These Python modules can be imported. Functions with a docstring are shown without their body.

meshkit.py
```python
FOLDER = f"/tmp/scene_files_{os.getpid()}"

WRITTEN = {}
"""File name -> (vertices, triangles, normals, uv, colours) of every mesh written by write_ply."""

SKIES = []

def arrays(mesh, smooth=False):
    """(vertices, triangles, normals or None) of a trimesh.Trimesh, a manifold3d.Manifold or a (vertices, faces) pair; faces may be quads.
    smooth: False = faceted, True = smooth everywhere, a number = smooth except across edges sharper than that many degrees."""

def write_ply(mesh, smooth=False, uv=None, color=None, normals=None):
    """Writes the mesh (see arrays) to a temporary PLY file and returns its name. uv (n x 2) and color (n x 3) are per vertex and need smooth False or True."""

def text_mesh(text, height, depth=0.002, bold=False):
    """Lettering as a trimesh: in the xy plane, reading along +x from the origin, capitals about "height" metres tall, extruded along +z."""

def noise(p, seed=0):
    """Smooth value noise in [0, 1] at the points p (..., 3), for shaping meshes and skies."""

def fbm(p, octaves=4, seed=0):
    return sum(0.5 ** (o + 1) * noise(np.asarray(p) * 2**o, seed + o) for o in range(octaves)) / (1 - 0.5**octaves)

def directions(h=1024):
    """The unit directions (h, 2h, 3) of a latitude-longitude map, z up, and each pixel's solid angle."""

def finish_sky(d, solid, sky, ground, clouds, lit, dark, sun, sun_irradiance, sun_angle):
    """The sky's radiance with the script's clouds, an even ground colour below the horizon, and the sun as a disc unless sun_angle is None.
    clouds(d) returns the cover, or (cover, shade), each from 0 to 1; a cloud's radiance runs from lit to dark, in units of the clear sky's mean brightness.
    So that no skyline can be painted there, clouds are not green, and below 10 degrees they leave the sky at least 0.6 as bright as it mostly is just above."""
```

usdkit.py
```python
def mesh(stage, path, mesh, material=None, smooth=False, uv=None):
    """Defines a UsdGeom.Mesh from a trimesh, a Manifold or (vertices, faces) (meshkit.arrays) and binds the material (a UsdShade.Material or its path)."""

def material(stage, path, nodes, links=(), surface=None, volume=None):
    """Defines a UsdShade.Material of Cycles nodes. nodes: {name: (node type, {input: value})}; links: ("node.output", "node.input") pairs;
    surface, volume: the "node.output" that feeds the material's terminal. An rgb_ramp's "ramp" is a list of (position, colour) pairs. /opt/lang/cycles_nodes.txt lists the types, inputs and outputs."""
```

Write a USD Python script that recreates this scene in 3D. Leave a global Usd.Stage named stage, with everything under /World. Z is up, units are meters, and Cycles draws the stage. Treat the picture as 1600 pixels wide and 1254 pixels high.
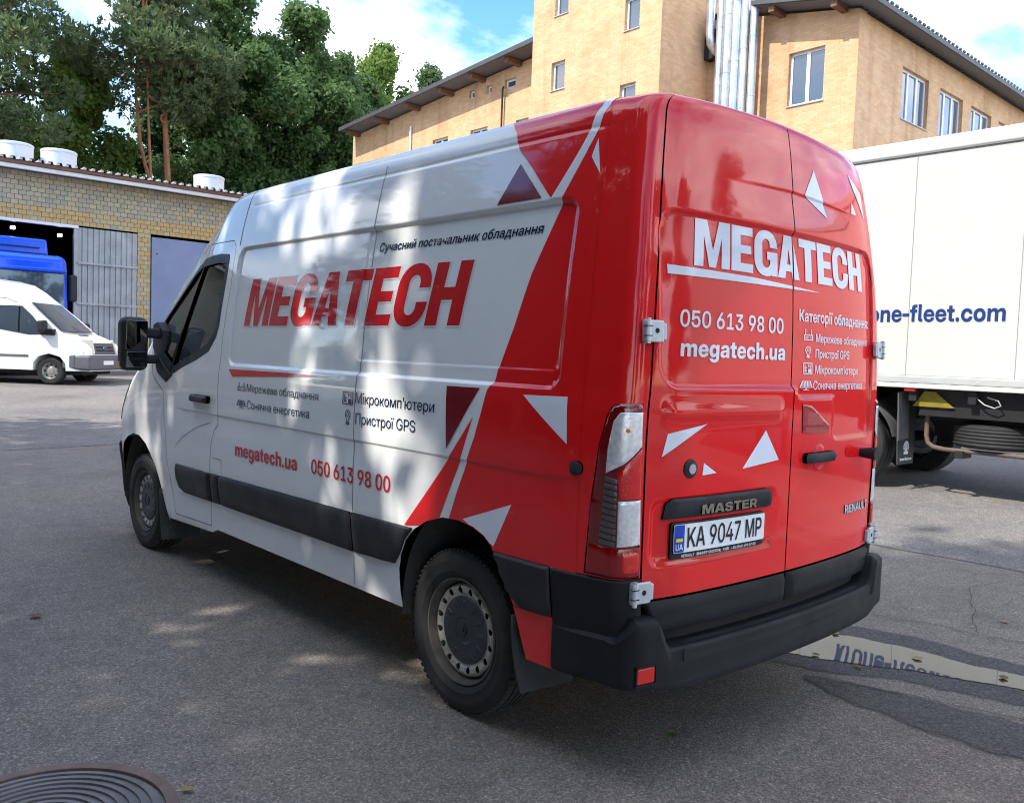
import math, random, glob
import numpy as np, trimesh, shapely, manifold3d
import shapely.affinity as aff
from shapely.geometry import Polygon, LineString, Point, MultiPolygon, box
from pxr import Usd, UsdGeom, UsdLux, UsdShade, Gf, Sdf, Vt
import usdkit, meshkit, mapbox_earcut
stage = Usd.Stage.CreateInMemory()
UsdGeom.SetStageUpAxis(stage, UsdGeom.Tokens.z); UsdGeom.SetStageMetersPerUnit(stage, 1.0)
UsdGeom.Xform.Define(stage, '/World'); UsdGeom.Scope.Define(stage, '/World/Looks')
# ---------------------------------------------------------------- camera, sky, sun, exposure
EXPOSURE = 1.75
SUN_EL, SUN_AZ = math.radians(50), math.atan2(.12, 1.0)         # azimuth = atan2(x, y)
SUN_I, SKY_S = 0.50, 0.148
CAM_POS = np.array([-2.7562833, 3.1926836, 1.5072005])
YAW, PITCH, ROLL, FPX = -0.737213524, -0.0537525903, 0.0354906202, 1345.71071
_f = np.array([math.cos(PITCH)*math.cos(YAW), math.cos(PITCH)*math.sin(YAW), math.sin(PITCH)])
_r = np.cross(_f, [0,0,1]); _r /= np.linalg.norm(_r); _u = np.cross(_r, _f)
CR, CU = math.cos(ROLL)*_r+math.sin(ROLL)*_u, math.cos(ROLL)*_u-math.sin(ROLL)*_r
cam = UsdGeom.Camera.Define(stage, '/World/camera')
cam.AddTransformOp().Set(Gf.Matrix4d(*CR, 0, *CU, 0, *(-_f), 0, *CAM_POS, 1))
cam.CreateHorizontalApertureAttr(36.0); cam.CreateVerticalApertureAttr(36.0*802/1024)
cam.CreateFocalLengthAttr(FPX/1600*36.0); cam.CreateClippingRangeAttr(Gf.Vec2f(.05, 2000))
cam.CreateExposureAttr(EXPOSURE)
cam.CreateFStopAttr(11.0); cam.CreateFocusDistanceAttr(5.0)
sun_dir = np.array([math.sin(SUN_AZ)*math.cos(SUN_EL), math.cos(SUN_AZ)*math.cos(SUN_EL), math.sin(SUN_EL)])
sky_mat = usdkit.material(stage, '/World/Looks/sky_look', {
    'sky': ('sky_texture', {'sky_type': 'single_scattering', 'sun_disc': False, 'sun_elevation': SUN_EL, 'sun_rotation': SUN_AZ, 'altitude': 150.0, 'air_density': 1.0, 'aerosol_density': .35, 'ozone_density': 2.2}),
    'hs': ('hsv', {'hue': .5, 'saturation': 1.25, 'value': .80, 'fac': 1.0}), 'tc': ('texture_coordinate', {}),
    'sep': ('separate_xyz', {}), 'zc': ('math', {'math_type': 'maximum', 'value2': 0.02}), 'zadd': ('math', {'math_type': 'add', 'value2': 0.22}),
    'dx': ('math', {'math_type': 'divide'}), 'dy': ('math', {'math_type': 'divide'}), 'cmb': ('combine_xyz', {'z': 11.9}),
    'n1': ('noise_texture', {'scale': 1.15, 'detail': 9.0, 'roughness': .56, 'distortion': .25}),
    'cov': ('rgb_ramp', {'ramp': [(0, (0,0,0)), (.43, (0,0,0)), (.55, (.55,.55,.55)), (.66, (1,1,1)), (1, (1,1,1))]}),
    'n2': ('noise_texture', {'scale': 3.4, 'detail': 6.0, 'roughness': .6}),
    'cl': ('rgb_ramp', {'ramp': [(0, (3.3,3.6,4.2)), (.40, (4.6,4.8,5.2)), (.62, (7.2,7.2,7.1)), (1, (8.6,8.5,8.2))]}),
    'mixc': ('mix_color', {'use_clamp': False}),
    'bg': ('background_shader', {'strength': SKY_S})},
    [('tc.generated','sep.vector'), ('sep.z','zc.value1'), ('zc.value','zadd.value1'), ('sep.x','dx.value1'), ('zadd.value','dx.value2'), ('sep.y','dy.value1'), ('zadd.value','dy.value2'),
     ('dx.value','cmb.x'), ('dy.value','cmb.y'), ('cmb.vector','n1.vector'), ('cmb.vector','n2.vector'), ('n1.fac','cov.fac'), ('n2.fac','cl.fac'),
     ('cov.color','mixc.fac'), ('sky.color','hs.color'), ('hs.color','mixc.a'), ('cl.color','mixc.b'), ('mixc.result','bg.color')], surface='bg.background')
dome = UsdLux.DomeLight.Define(stage, '/World/sky')
UsdShade.MaterialBindingAPI.Apply(dome.GetPrim()).Bind(sky_mat)
dome.GetPrim().SetCustomDataByKey('kind', 'structure')
sun = UsdLux.DistantLight.Define(stage, '/World/sun')
sun.CreateIntensityAttr(SUN_I); sun.CreateAngleAttr(0.5); sun.CreateNormalizeAttr(True); sun.CreateColorAttr(Gf.Vec3f(1.0, .93, .82))
_zx = sun_dir; _xx = np.cross([0,0,1.], _zx); _xx /= np.linalg.norm(_xx); _yx = np.cross(_zx, _xx)
sun.AddTransformOp().Set(Gf.Matrix4d(*_xx, 0, *_yx, 0, *_zx, 0, 0, 0, 60, 1))

# ---------------------------------------------------------------- helpers
_count = {}
def path_for(parent, name):
    base = (str(parent.GetPath()) if hasattr(parent, 'GetPath') else (parent or '/World')) + '/' + name
    k = _count.get(base, 0); _count[base] = k+1
    return base if k == 0 else f'{base}_{k:03d}'
def tag(prim, label=None, cat=None, group=None, kind=None):
    prim = prim.GetPrim() if hasattr(prim, 'GetPrim') else prim
    for k, v in (('label', label), ('category', cat), ('group', group), ('kind', kind)):
        if v: prim.SetCustomDataByKey(k, v)
    return prim
def thing(name, label, cat, loc=(0,0,0), rz=0.0, group=None, scale=None, kind=None):
    x = UsdGeom.Xform.Define(stage, path_for(None, name)); x.AddTranslateOp().Set(Gf.Vec3d(*map(float, loc)))
    if rz: x.AddRotateZOp().Set(math.degrees(rz))
    if scale: x.AddScaleOp().Set(Gf.Vec3f(*scale))
    return tag(x, label, cat, group, kind)
def copy_of(root, loc, rz=0.0, label=None, group=None, scale=None):
    was = root.GetCustomData()
    r = thing(root.GetName().rsplit('_0', 1)[0], label or was['label'], was['category'], loc, rz, group or was.get('group'), scale)
    r.GetReferences().AddInternalReference(root.GetPath()); r.SetInstanceable(True)
    return r
def sub(parent, name, loc=(0,0,0), rz=0.0, rot=None):
    x = UsdGeom.Xform.Define(stage, path_for(parent, name)); x.AddTranslateOp().Set(Gf.Vec3d(*map(float, loc)))
    if rot: x.AddRotateXYZOp().Set(Gf.Vec3f(*rot))
    if rz: x.AddRotateZOp().Set(math.degrees(rz))
    return x.GetPrim()
def emit(parent, name, mesh, mat, smooth=False, label=None, kind=None):
    m = usdkit.mesh(stage, path_for(parent, name), mesh, mat, smooth)
    tag(m, label, None, None, kind)
    return m.GetPrim()
def emit_raw(parent, name, V, F, N, mat, label=None, kind=None):
    m = UsdGeom.Mesh.Define(stage, path_for(parent, name))
    m.CreatePointsAttr(Vt.Vec3fArray.FromNumpy(np.ascontiguousarray(V, np.float32)))
    m.CreateFaceVertexCountsAttr(Vt.IntArray.FromNumpy(np.full(len(F), 3, np.int32)))
    m.CreateFaceVertexIndicesAttr(Vt.IntArray.FromNumpy(np.ascontiguousarray(F, np.int32).ravel()))
    m.CreateSubdivisionSchemeAttr('none')
    if N is not None:
        m.CreateNormalsAttr(Vt.Vec3fArray.FromNumpy(np.ascontiguousarray(N, np.float32))); m.SetNormalsInterpolation('vertex')
    UsdShade.MaterialBindingAPI.Apply(m.GetPrim()).Bind(mat)
    tag(m, label, None, None, kind)
    return m.GetPrim()
cat_ = trimesh.util.concatenate
def T(m, loc=(0,0,0), rz=0, rx=0, ry=0):
    m = m.copy()
    if rx: m.apply_transform(trimesh.transformations.rotation_matrix(rx, [1,0,0]))
    if ry: m.apply_transform(trimesh.transformations.rotation_matrix(ry, [0,1,0]))
    if rz: m.apply_transform(trimesh.transformations.rotation_matrix(rz, [0,0,1]))
    m.apply_translation(loc); return m
def bx(x0, x1, y0, y1, z0, z1):
    m = trimesh.creation.box((abs(x1-x0), abs(y1-y0), abs(z1-z0))); m.apply_translation(((x0+x1)/2, (y0+y1)/2, (z0+z1)/2)); return m
def rbox(x0, x1, y0, y1, z0, z1, r, seg=8):
    """box with rounded edges"""
    r = min(r, abs(x1-x0)/2-1e-4, abs(y1-y0)/2-1e-4, abs(z1-z0)/2-1e-4)
    s = manifold3d.Manifold.sphere(r, seg*2)
    pts = [s.translate((x, y, z)) for x in (min(x0,x1)+r, max(x0,x1)-r) for y in (min(y0,y1)+r, max(y0,y1)-r) for z in (min(z0,z1)+r, max(z0,z1)-r)]
    return man(manifold3d.Manifold.batch_hull(pts))
def man(m):
    q = m.to_mesh(); return trimesh.Trimesh(q.vert_properties[:, :3], q.tri_verts, process=False)
def cyl(p, q, r, n=16, r2=None):
    p, q = np.array(p, float), np.array(q, float); L = np.linalg.norm(q-p)
    r2 = r if r2 is None else r2
    t = np.arange(n)*2*np.pi/n
    ring = np.c_[np.cos(t), np.sin(t)]
    V = np.r_[np.c_[ring*r, np.zeros(n)], np.c_[ring*r2, np.full(n, L)], [[0,0,0],[0,0,L]]]
    F = []
    for i in range(n):
        j = (i+1) % n
        F += [(i, j, n+j), (i, n+j, n+i), (j, i, 2*n), (n+i, n+j, 2*n+1)]
    m = trimesh.Trimesh(V, F, process=False)
    m.apply_transform(trimesh.geometry.align_vectors([0,0,1], (q-p)/L)); m.apply_translation(p)
    return m
def tube(pts, r, n=8):
    pts = np.array(pts, float); rr = np.broadcast_to(r, len(pts))
    tang = np.gradient(pts, axis=0); tang /= np.linalg.norm(tang, axis=1, keepdims=True)
    up = np.array([0,0,1.]) if abs(tang[0,2]) < .9 else np.array([1.,0,0])
    V = []
    for p, t, q in zip(pts, tang, rr):
        s = np.cross(t, up); s /= np.linalg.norm(s); w = np.cross(s, t); up = w
        a = np.arange(n)*2*np.pi/n
        V.append(p+q*(np.cos(a)[:,None]*s+np.sin(a)[:,None]*w))
    V = np.concatenate(V); F = []
    for k in range(len(pts)-1):
        for i in range(n):
            j = (i+1) % n
            F += [(k*n+i, (k+1)*n+i, (k+1)*n+j), (k*n+i, (k+1)*n+j, k*n+j)]
    V = np.r_[V, [pts[0], pts[-1]]]; L = len(V)
    for i in range(n):
        j = (i+1) % n; e = (len(pts)-1)*n
        F += [(i, j, L-2), (e+j, e+i, L-1)]
    m = trimesh.Trimesh(V, F, process=False); m.fix_normals(); return m
def lathe(prof, n=48, axis='y'):
    """profile of (radius, along) turned round an axis"""
    prof = np.array(prof, float); t = np.arange(n)*2*np.pi/n
    V = np.concatenate([np.c_[r*np.cos(t), np.full(n, h), r*np.sin(t)] for r, h in prof]); F = []
    for k in range(len(prof)-1):
        for i in range(n):
            j = (i+1) % n
            F += [(k*n+i, k*n+j, (k+1)*n+j), (k*n+i, (k+1)*n+j, (k+1)*n+i)]
    m = trimesh.Trimesh(V, F, process=False)
    return m
def extr(poly, h):
    return cat_([trimesh.creation.extrude_polygon(g, h, engine='earcut') for g in getattr(poly, 'geoms', [poly])])
def prism_y(poly, y0, y1):
    """polygon in (x, z) extruded from y0 to y1"""
    m = extr(poly, abs(y1-y0)); v = m.vertices.copy(); m.vertices = np.c_[v[:,0], max(y0,y1)-v[:,2], v[:,1]]; return m
def prism_x(poly, x0, x1):
    """polygon in (y, z) extruded from x0 to x1"""
    m = extr(poly, abs(x1-x0)); v = m.vertices.copy(); m.vertices = np.c_[min(x0,x1)+v[:,2], v[:,0], v[:,1]]; return m
_FONT = glob.glob('/opt/blender-*/*/datafiles/fonts/Inter.woff2')[0]
_glyphs = {}
def text_poly(text, weight=400, tracking=0.0):
    """lettering as a polygon: capitals 1 high, baseline at 0, starting at 0"""
    from PIL import Image, ImageDraw, ImageFont
    key = (text, weight, tracking)
    if key in _glyphs: return _glyphs[key]
    S = 160
    font = ImageFont.truetype(_FONT, S)
    font.set_variation_by_axes([32, weight])
    cap = -font.getbbox('H', anchor='ls')[1]
    parts, x = [], 0.0
    for ch in text:
        if ch == '-': x -= font.getlength(ch)*.22
        if ch != ' ':
            x0, y0, x1, y1 = font.getbbox(ch, anchor='ls')
            im = Image.new('L', (x1-x0+8, y1-y0+8)); ImageDraw.Draw(im).text((4-x0, 4-y0), ch, 255, font, anchor='ls')
            on = np.pad(np.asarray(im) > 127, ((0,0),(1,1))).astype(np.int8)
            rows, st = np.nonzero(np.diff(on, axis=1) == 1); en = np.nonzero(np.diff(on, axis=1) == -1)[1]
            g = shapely.union_all(box(st, -rows-1, en, -rows)) if False else shapely.union_all(shapely.box(st, -rows-1, en, -rows))
            g = g.buffer(.7).buffer(-.7).simplify(.9)
            parts.append(aff.translate(g, x-4+x0, 4-y0))
        x += font.getlength(ch)*(.80 if ch in "-'" else 1) + tracking*cap
    p = aff.scale(shapely.union_all(parts), 1/cap, 1/cap, origin=(0,0))
    b = p.bounds; p = aff.translate(p, -b[0], 0)
    _glyphs[key] = p
    return p
def fit_text(text, a0, a1, v0, cap, weight=400, shear=0.0, tracking=0.0):
    """lettering on the chart between columns a0 and a1 (reading from a0 to a1), baseline v0 and capital height cap"""
    p = text_poly(text, weight, tracking)
    if shear: p = aff.affine_transform(p, [1, shear, 0, 1, 0, 0])
    b = p.bounds; s = (a1-a0)/(b[2]-b[0])
    return aff.affine_transform(p, [s, 0, 0, cap, a0-b[0]*s, v0])
# ---------------------------------------------------------------- materials
M = {}
def mat(name, color, rough=.5, metal=0.0, coat=0.0, spec=.5, noise=None, bump=None, rough_var=None, **kw):
    """noise=(scale, amount): uneven tone; bump=(scale, distance)"""
    n = {'p': ('principled_bsdf', {'base_color': color, 'roughness': rough, 'metallic': metal, 'coat_weight': coat, 'coat_roughness': kw.pop('coat_rough', .03), 'specular_ior_level': spec, **kw})}; l = []
    if noise or bump or rough_var:
        n['g'] = ('texture_coordinate', {})
    if noise:
        n['n'] = ('noise_texture', {'scale': noise[0], 'detail': 6.0, 'roughness': .6})
        k = noise[1]; c = np.array(color)
        n['r'] = ('rgb_ramp', {'ramp': [(0, tuple(c*(1-k))), (.35, tuple(c*(1-k*.5))), (.65, tuple(np.minimum(c*(1+k*.4),1))), (1, tuple(np.minimum(c*(1+k),1)))]})
        l += [('g.object','n.vector'), ('n.fac','r.fac'), ('r.color','p.base_color')]
    if rough_var:
        n['n3'] = ('noise_texture', {'scale': rough_var[0], 'detail': 5.0})
        n['mr'] = ('map_range', {'from_min': .3, 'from_max': .7, 'to_min': max(rough-rough_var[1],.02), 'to_max': rough+rough_var[1]})
        l += [('g.object','n3.vector'), ('n3.fac','mr.value'), ('mr.result','p.roughness')]
    if bump:
        n['n2'] = ('noise_texture', {'scale': bump[0], 'detail': 4.0}); n['b'] = ('bump', {'strength': .6, 'distance': bump[1]})
        l += [('g.object','n2.vector'), ('n2.fac','b.height'), ('b.normal','p.normal')]
    M[name] = usdkit.material(stage, '/World/Looks/'+name, n, l, surface='p.BSDF')
    return M[name]
def paint(name, color, coat=1.0):
    """vehicle paint: coloured base, clear coat, faint orange peel and dust"""
    c = np.array(color)
    M[name] = usdkit.material(stage, '/World/Looks/'+name, {
        'g': ('texture_coordinate', {}),
        'd': ('noise_texture', {'scale': 2.3, 'detail': 8.0, 'roughness': .65}), 'dr': ('rgb_ramp', {'ramp': [(0, tuple(c)), (.5, tuple(c)), (.85, tuple(c*.93+np.array([.012,.011,.010])))]}), 'ps': ('separate_xyz', {}), 'dn': ('noise_texture', {'scale': 3.5, 'detail': 9.0, 'roughness': .7}), 'hz': ('map_range', {'from_min': .30, 'from_max': .95, 'to_min': .30, 'to_max': 0.0, 'clamp': True}), 'dm': ('math', {'math_type': 'multiply', 'use_clamp': True}), 'dirt': ('mix_color', {'b': (.20,.185,.16)}),
        'w': ('noise_texture', {'scale': 2.0, 'detail': 2.0}), 'b': ('bump', {'strength': .5, 'distance': .0018}),
        'rn': ('noise_texture', {'scale': 5.0, 'detail': 6.0}), 'rm': ('map_range', {'from_min': .35, 'from_max': .75, 'to_min': .02, 'to_max': .09}),
        'p': ('principled_bsdf', {'base_color': color, 'roughness': .5, 'specular_ior_level': .06, 'coat_weight': coat, 'coat_roughness': .03, 'coat_ior': 1.5})},
        [('g.object','d.vector'), ('d.fac','dr.fac'), ('g.object','ps.vector'), ('ps.z','hz.value'), ('g.object','dn.vector'), ('dn.fac','dm.value1'), ('hz.result','dm.value2'), ('dm.value','dirt.fac'), ('dr.color','dirt.a'), ('dirt.result','p.base_color'), ('g.object','w.vector'), ('w.fac','b.height'), ('b.normal','p.coat_normal'), ('g.object','rn.vector'), ('rn.fac','rm.value'), ('rm.result','p.coat_roughness')], surface='p.BSDF')
    return M[name]
paint('white_paint', (.74,.76,.78)); paint('red_wrap', (.70,.010,.012)); paint('dark_red_wrap', (.16,.006,.010)); paint('vinyl_white', (.72,.75,.82))
paint('ford_white', (.86,.87,.88)); paint('blue_paint', (.004,.075,.62)); paint('lettering_red', (.55,.010,.012)); paint('lettering_navy', (.012,.02,.05))
mat('black_plastic', (.011,.012,.015), .58, noise=(9,.35), bump=(320,.0006), rough_var=(6,.10))
mat('bumper_plastic', (.010,.011,.0130), .58, spec=.28, noise=(5,.4), bump=(420,.0008), rough_var=(4,.12))
mat('gloss_black', (.008,.008,.009), .15)
mat('rubber', (.014,.014,.015), .75, noise=(14,.5), bump=(60,.0015))
mat('seal', (.004,.004,.004), .8); mat('joint_shade', (.20,.20,.21), .5)
mat('rim_steel', (.40,.39,.36), .40, metal=.5, noise=(12,.45), rough_var=(8,.15))
mat('rim_rust', (.062,.055,.048), .7, noise=(10,.7), bump=(50,.001))
mat('hub_plastic', (.030,.033,.042), .45, noise=(12,.4))
mat('hinge_silver', (.55,.58,.62), .35, metal=.35, noise=(20,.15))
mat('chrome', (.75,.75,.76), .12, metal=1.0)
mat('satin_metal', (.42,.38,.32), .28, metal=1.0)
mat('plate_white', (.78,.79,.80), .35); mat('plate_blue', (.01,.06,.45), .35); mat('plate_yellow', (.85,.62,.02), .35); mat('ink_black', (.006,.006,.008), .5); mat('ink_white', (.75,.76,.78), .5)
mat('dark_interior', (.022,.023,.026), .75, noise=(8,.4)); mat('seat_cloth', (.045,.047,.055), .9, noise=(30,.4), bump=(200,.001))
mat('reflector_red', (.60,.01,.012), .22, coat=1.0, emission_color=(0,0,0))
mat('undercarriage', (.012,.012,.013), .8, noise=(7,.5))
mat('wheel_well', (.035,.031,.027), .9, noise=(6,.6), bump=(30,.004))
mat('galvanised', (.55,.57,.60), .42, metal=.7, noise=(3,.2), rough_var=(3,.12))
mat('duct_steel', (.62,.64,.66), .30, metal=.85, noise=(2,.15), rough_var=(2,.12))
mat('grey_sheet', (.19,.235,.36), .55, noise=(1.3,.14), bump=(2,.006))
mat('corrugated', (.36,.37,.38), .5, metal=.3, noise=(2.2,.30), rough_var=(2,.15))
mat('roof_sheet', (.30,.31,.32), .5, metal=.3, noise=(2,.25)); mat('fascia_white', (.68,.68,.69), .5, noise=(1.5,.12)); mat('roof_dark', (.055,.058,.065), .55, noise=(2,.3)); mat('soffit', (.11,.115,.13), .6, noise=(1,.2))
mat('vent_white', (.66,.70,.76), .45, noise=(2,.12)); mat('wood_brown', (.16,.075,.045), .7, noise=(5,.3))
mat('frame_white', (.74,.76,.80), .35); mat('sill_grey', (.38,.38,.39), .5)
mat('trailer_white', (.54,.54,.52), .40, coat=.25, noise=(.7,.06), rough_var=(1,.08)); mat('trailer_rail', (.52,.54,.53), .42, metal=.3, noise=(2,.2)); mat('chassis_black', (.008,.008,.010), .6, noise=(4,.5)); mat('navy_print', (.008,.035,.16), .4)
mat('flap_rubber', (.035,.036,.038), .75, noise=(9,.5), bump=(40,.003)); mat('fender_grey', (.11,.11,.115), .6, noise=(5,.5)); mat('chock_yellow', (.22,.18,.012), .55, noise=(7,.4)); mat('rust_tube', (.11,.075,.058), .7, noise=(9,.5)); mat('tail_red', (.45,.02,.015), .3)
mat('leaf_brown', (.16,.085,.03), .8, noise=(60,.5)); mat('leaf_yellow', (.30,.20,.05), .8, noise=(60,.4)); mat('leaf_green', (.04,.12,.02), .7)
mat('iron', (.165,.150,.142), .52, metal=.35, noise=(5,.5), bump=(80,.002), rough_var=(7,.15)); mat('iron_rust', (.16,.105,.085), .7, noise=(7,.5), bump=(60,.002)); mat('crack', (.035,.034,.033), .9)
mat('mortar_grey', (.30,.285,.25), .9, noise=(4,.25)); 
for i, c in enumerate([(.40,.36,.24), (.36,.335,.235), (.45,.37,.20), (.33,.315,.245), (.47,.33,.14), (.42,.36,.265)]):
    mat(f'khaki_brick_{i}', c, .85, noise=(7,.22), bump=(40,.004))
mat('headlamp', (.62,.58,.46), .12, coat=1.0); mat('grille_grey', (.075,.078,.085), .55); mat('ford_bumper', (.10,.105,.12), .6, noise=(4,.25)); mat('badge_blue', (.02,.05,.20), .25, coat=1.0)
mat('lamp_chrome', (.80,.80,.82), .22, metal=.45, coat=1.0, noise=(45,.35), bump=(90,.0012)); mat('lamp_grey', (.10,.095,.09), .35, metal=.3); mat('amber', (.75,.22,.01), .3)
def glassy(name, tint, gloss=.04, fr=1.5, clear=(.8,.85,.86)):
    M[name] = usdkit.material(stage, '/World/Looks/'+name, {'t': ('transparent_bsdf', {'color': clear}), 'gl': ('glossy_bsdf', {'color': (.95,.97,1.0), 'roughness': gloss}), 'f': ('fresnel', {'IOR': fr}), 'm': ('mix_closure', {})},
        [('f.fac','m.fac'), ('t.BSDF','m.closure1'), ('gl.BSDF','m.closure2')], surface='m.closure')
glassy('pane', None, .01, 1.45, (.86,.95,.96)); glassy('windscreen', None, .01, 1.5, (.85,.93,.93))
mat('lens_red', (.34,.004,.006), .08, coat=1.0, transmission_weight=.35, ior=1.45, noise=(60,.25)); mat('lens_red_deep', (.14,.003,.005), .08, coat=1.0)
mat('lens_brake', (.26,.004,.008), .10, coat=1.0, noise=(70,.5), bump=(120,.002)); mat('lens_bright_red', (.62,.008,.008), .06, coat=1.0, bump=(90,.002), emission_color=(0,0,0))
glassy('lens_clear', None, .02, 1.45, (.92,.93,.95))
# dark reflecting window of the far building: the room behind is not lit
M['house_glass'] = usdkit.material(stage, '/World/Looks/house_glass', {'p': ('principled_bsdf', {'base_color': (.045,.06,.08), 'roughness': .03, 'specular_ior_level': 1.0, 'coat_weight': 1.0})}, [], surface='p.BSDF')
M['mirror_glass'] = usdkit.material(stage, '/World/Looks/mirror_glass', {'p': ('principled_bsdf', {'base_color': (.35,.37,.38), 'roughness': .02, 'metallic': 1.0})}, [], surface='p.BSDF')
def brickwork(name, c1, c2, mortar, stain):
    M[name] = usdkit.material(stage, '/World/Looks/'+name, {
        'g': ('texture_coordinate', {}), 'geo': ('geometry', {}), 'ns': ('separate_xyz', {}), 'ps': ('separate_xyz', {}), 'ax': ('math', {'math_type': 'absolute'}), 'gt': ('math', {'math_type': 'greater_than', 'value2': .5}),
        'u': ('mix_float', {}), 'cb': ('combine_xyz', {}),
        'br': ('brick_texture', {'scale': 1.0, 'brick_width': .26, 'row_height': .077, 'mortar_size': .006, 'mortar_smooth': .3, 'color1': c1, 'color2': c2, 'mortar': mortar, 'bias': -.1}),
        'n': ('noise_texture', {'scale': .45, 'detail': 7.0, 'roughness': .65}), 'nr': ('rgb_ramp', {'ramp': [(.15, stain), (.36, tuple(.5+.5*np.array(stain))), (.50, (1,1,1)), (.62, (1,.97,.94)), (.85, (.90,.80,.70))]}), 'sm': ('mapping', {'scale': (1.6,1.6,.12)}), 'sn': ('noise_texture', {'scale': 1.0, 'detail': 6.0}), 'snr': ('rgb_ramp', {'ramp': [(.30, (.74,.70,.66)), (.46, (1,1,1))]}), 'mx3': ('mix_color', {'blend_type': 'multiply', 'fac': .75}),
        'n2': ('noise_texture', {'scale': 3.0, 'detail': 5.0}), 'n2r': ('rgb_ramp', {'ramp': [(.2, (.86,.84,.82)), (.6, (1,1,1))]}),
        'mx': ('mix_color', {'blend_type': 'multiply', 'fac': 1.0}), 'mx2': ('mix_color', {'blend_type': 'multiply', 'fac': .8}),
        'b': ('bump', {'strength': .7, 'distance': .012, 'invert': True}), 'p': ('principled_bsdf', {'roughness': .85, 'specular_ior_level': .25})},
        [('geo.normal','ns.vector'), ('g.object','ps.vector'), ('ns.x','ax.value1'), ('ax.value','gt.value1'), ('gt.value','u.fac'), ('ps.x','u.a'), ('ps.y','u.b'), ('u.result','cb.x'), ('ps.z','cb.y'), ('cb.vector','br.vector'),
         ('g.object','n.vector'), ('n.fac','nr.fac'), ('g.object','n2.vector'), ('n2.fac','n2r.fac'), ('br.color','mx.a'), ('nr.color','mx.b'), ('mx.result','mx2.a'), ('n2r.color','mx2.b'), ('g.object','sm.vector'), ('sm.vector','sn.vector'), ('sn.fac','snr.fac'), ('mx2.result','mx3.a'), ('snr.color','mx3.b'), ('mx3.result','p.base_color'), ('br.fac','b.height'), ('b.normal','p.normal')], surface='p.BSDF')
brickwork('buff_brick', (.70,.43,.245), (.61,.355,.19), (.54,.40,.28), (.74,.68,.62))
def foliage(name, dark, light, scale=1.1, trans=.35):
    M[name] = usdkit.material(stage, '/World/Looks/'+name, {
        'g': ('texture_coordinate', {}), 'geo': ('geometry', {}), 'n': ('noise_texture', {'scale': scale, 'detail': 3.0}), 'a': ('math', {'math_type': 'multiply_add', 'value2': .45, 'value3': 0.0}),
        's': ('math', {'math_type': 'add'}), 'h': ('math', {'math_type': 'multiply', 'value2': .62}), 'r': ('rgb_ramp', {'ramp': [(.15, dark), (.75, light)]}),
        'd': ('principled_bsdf', {'roughness': .55, 'specular_ior_level': .3}), 't': ('translucent_bsdf', {}), 'm': ('mix_closure', {'fac': trans})},
        [('g.object','n.vector'), ('geo.random_per_island','a.value1'), ('a.value','s.value1'), ('n.fac','h.value1'), ('h.value','s.value2'), ('s.value','r.fac'), ('r.color','d.base_color'), ('r.color','t.color'), ('d.BSDF','m.closure1'), ('t.BSDF','m.closure2')], surface='m.closure')
foliage('leaf_deciduous', (.068,.128,.042), (.21,.315,.092), 1.1, .45); foliage('leaf_bright', (.10,.175,.030), (.27,.36,.080), 1.1, .45); foliage('leaf_dark', (.060,.112,.042), (.165,.255,.085), 1.1, .45); foliage('leaf_yard', (.030,.060,.018), (.085,.140,.040)); foliage('needles', (.088,.132,.056), (.235,.29,.125), 1.6, .4)
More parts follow.
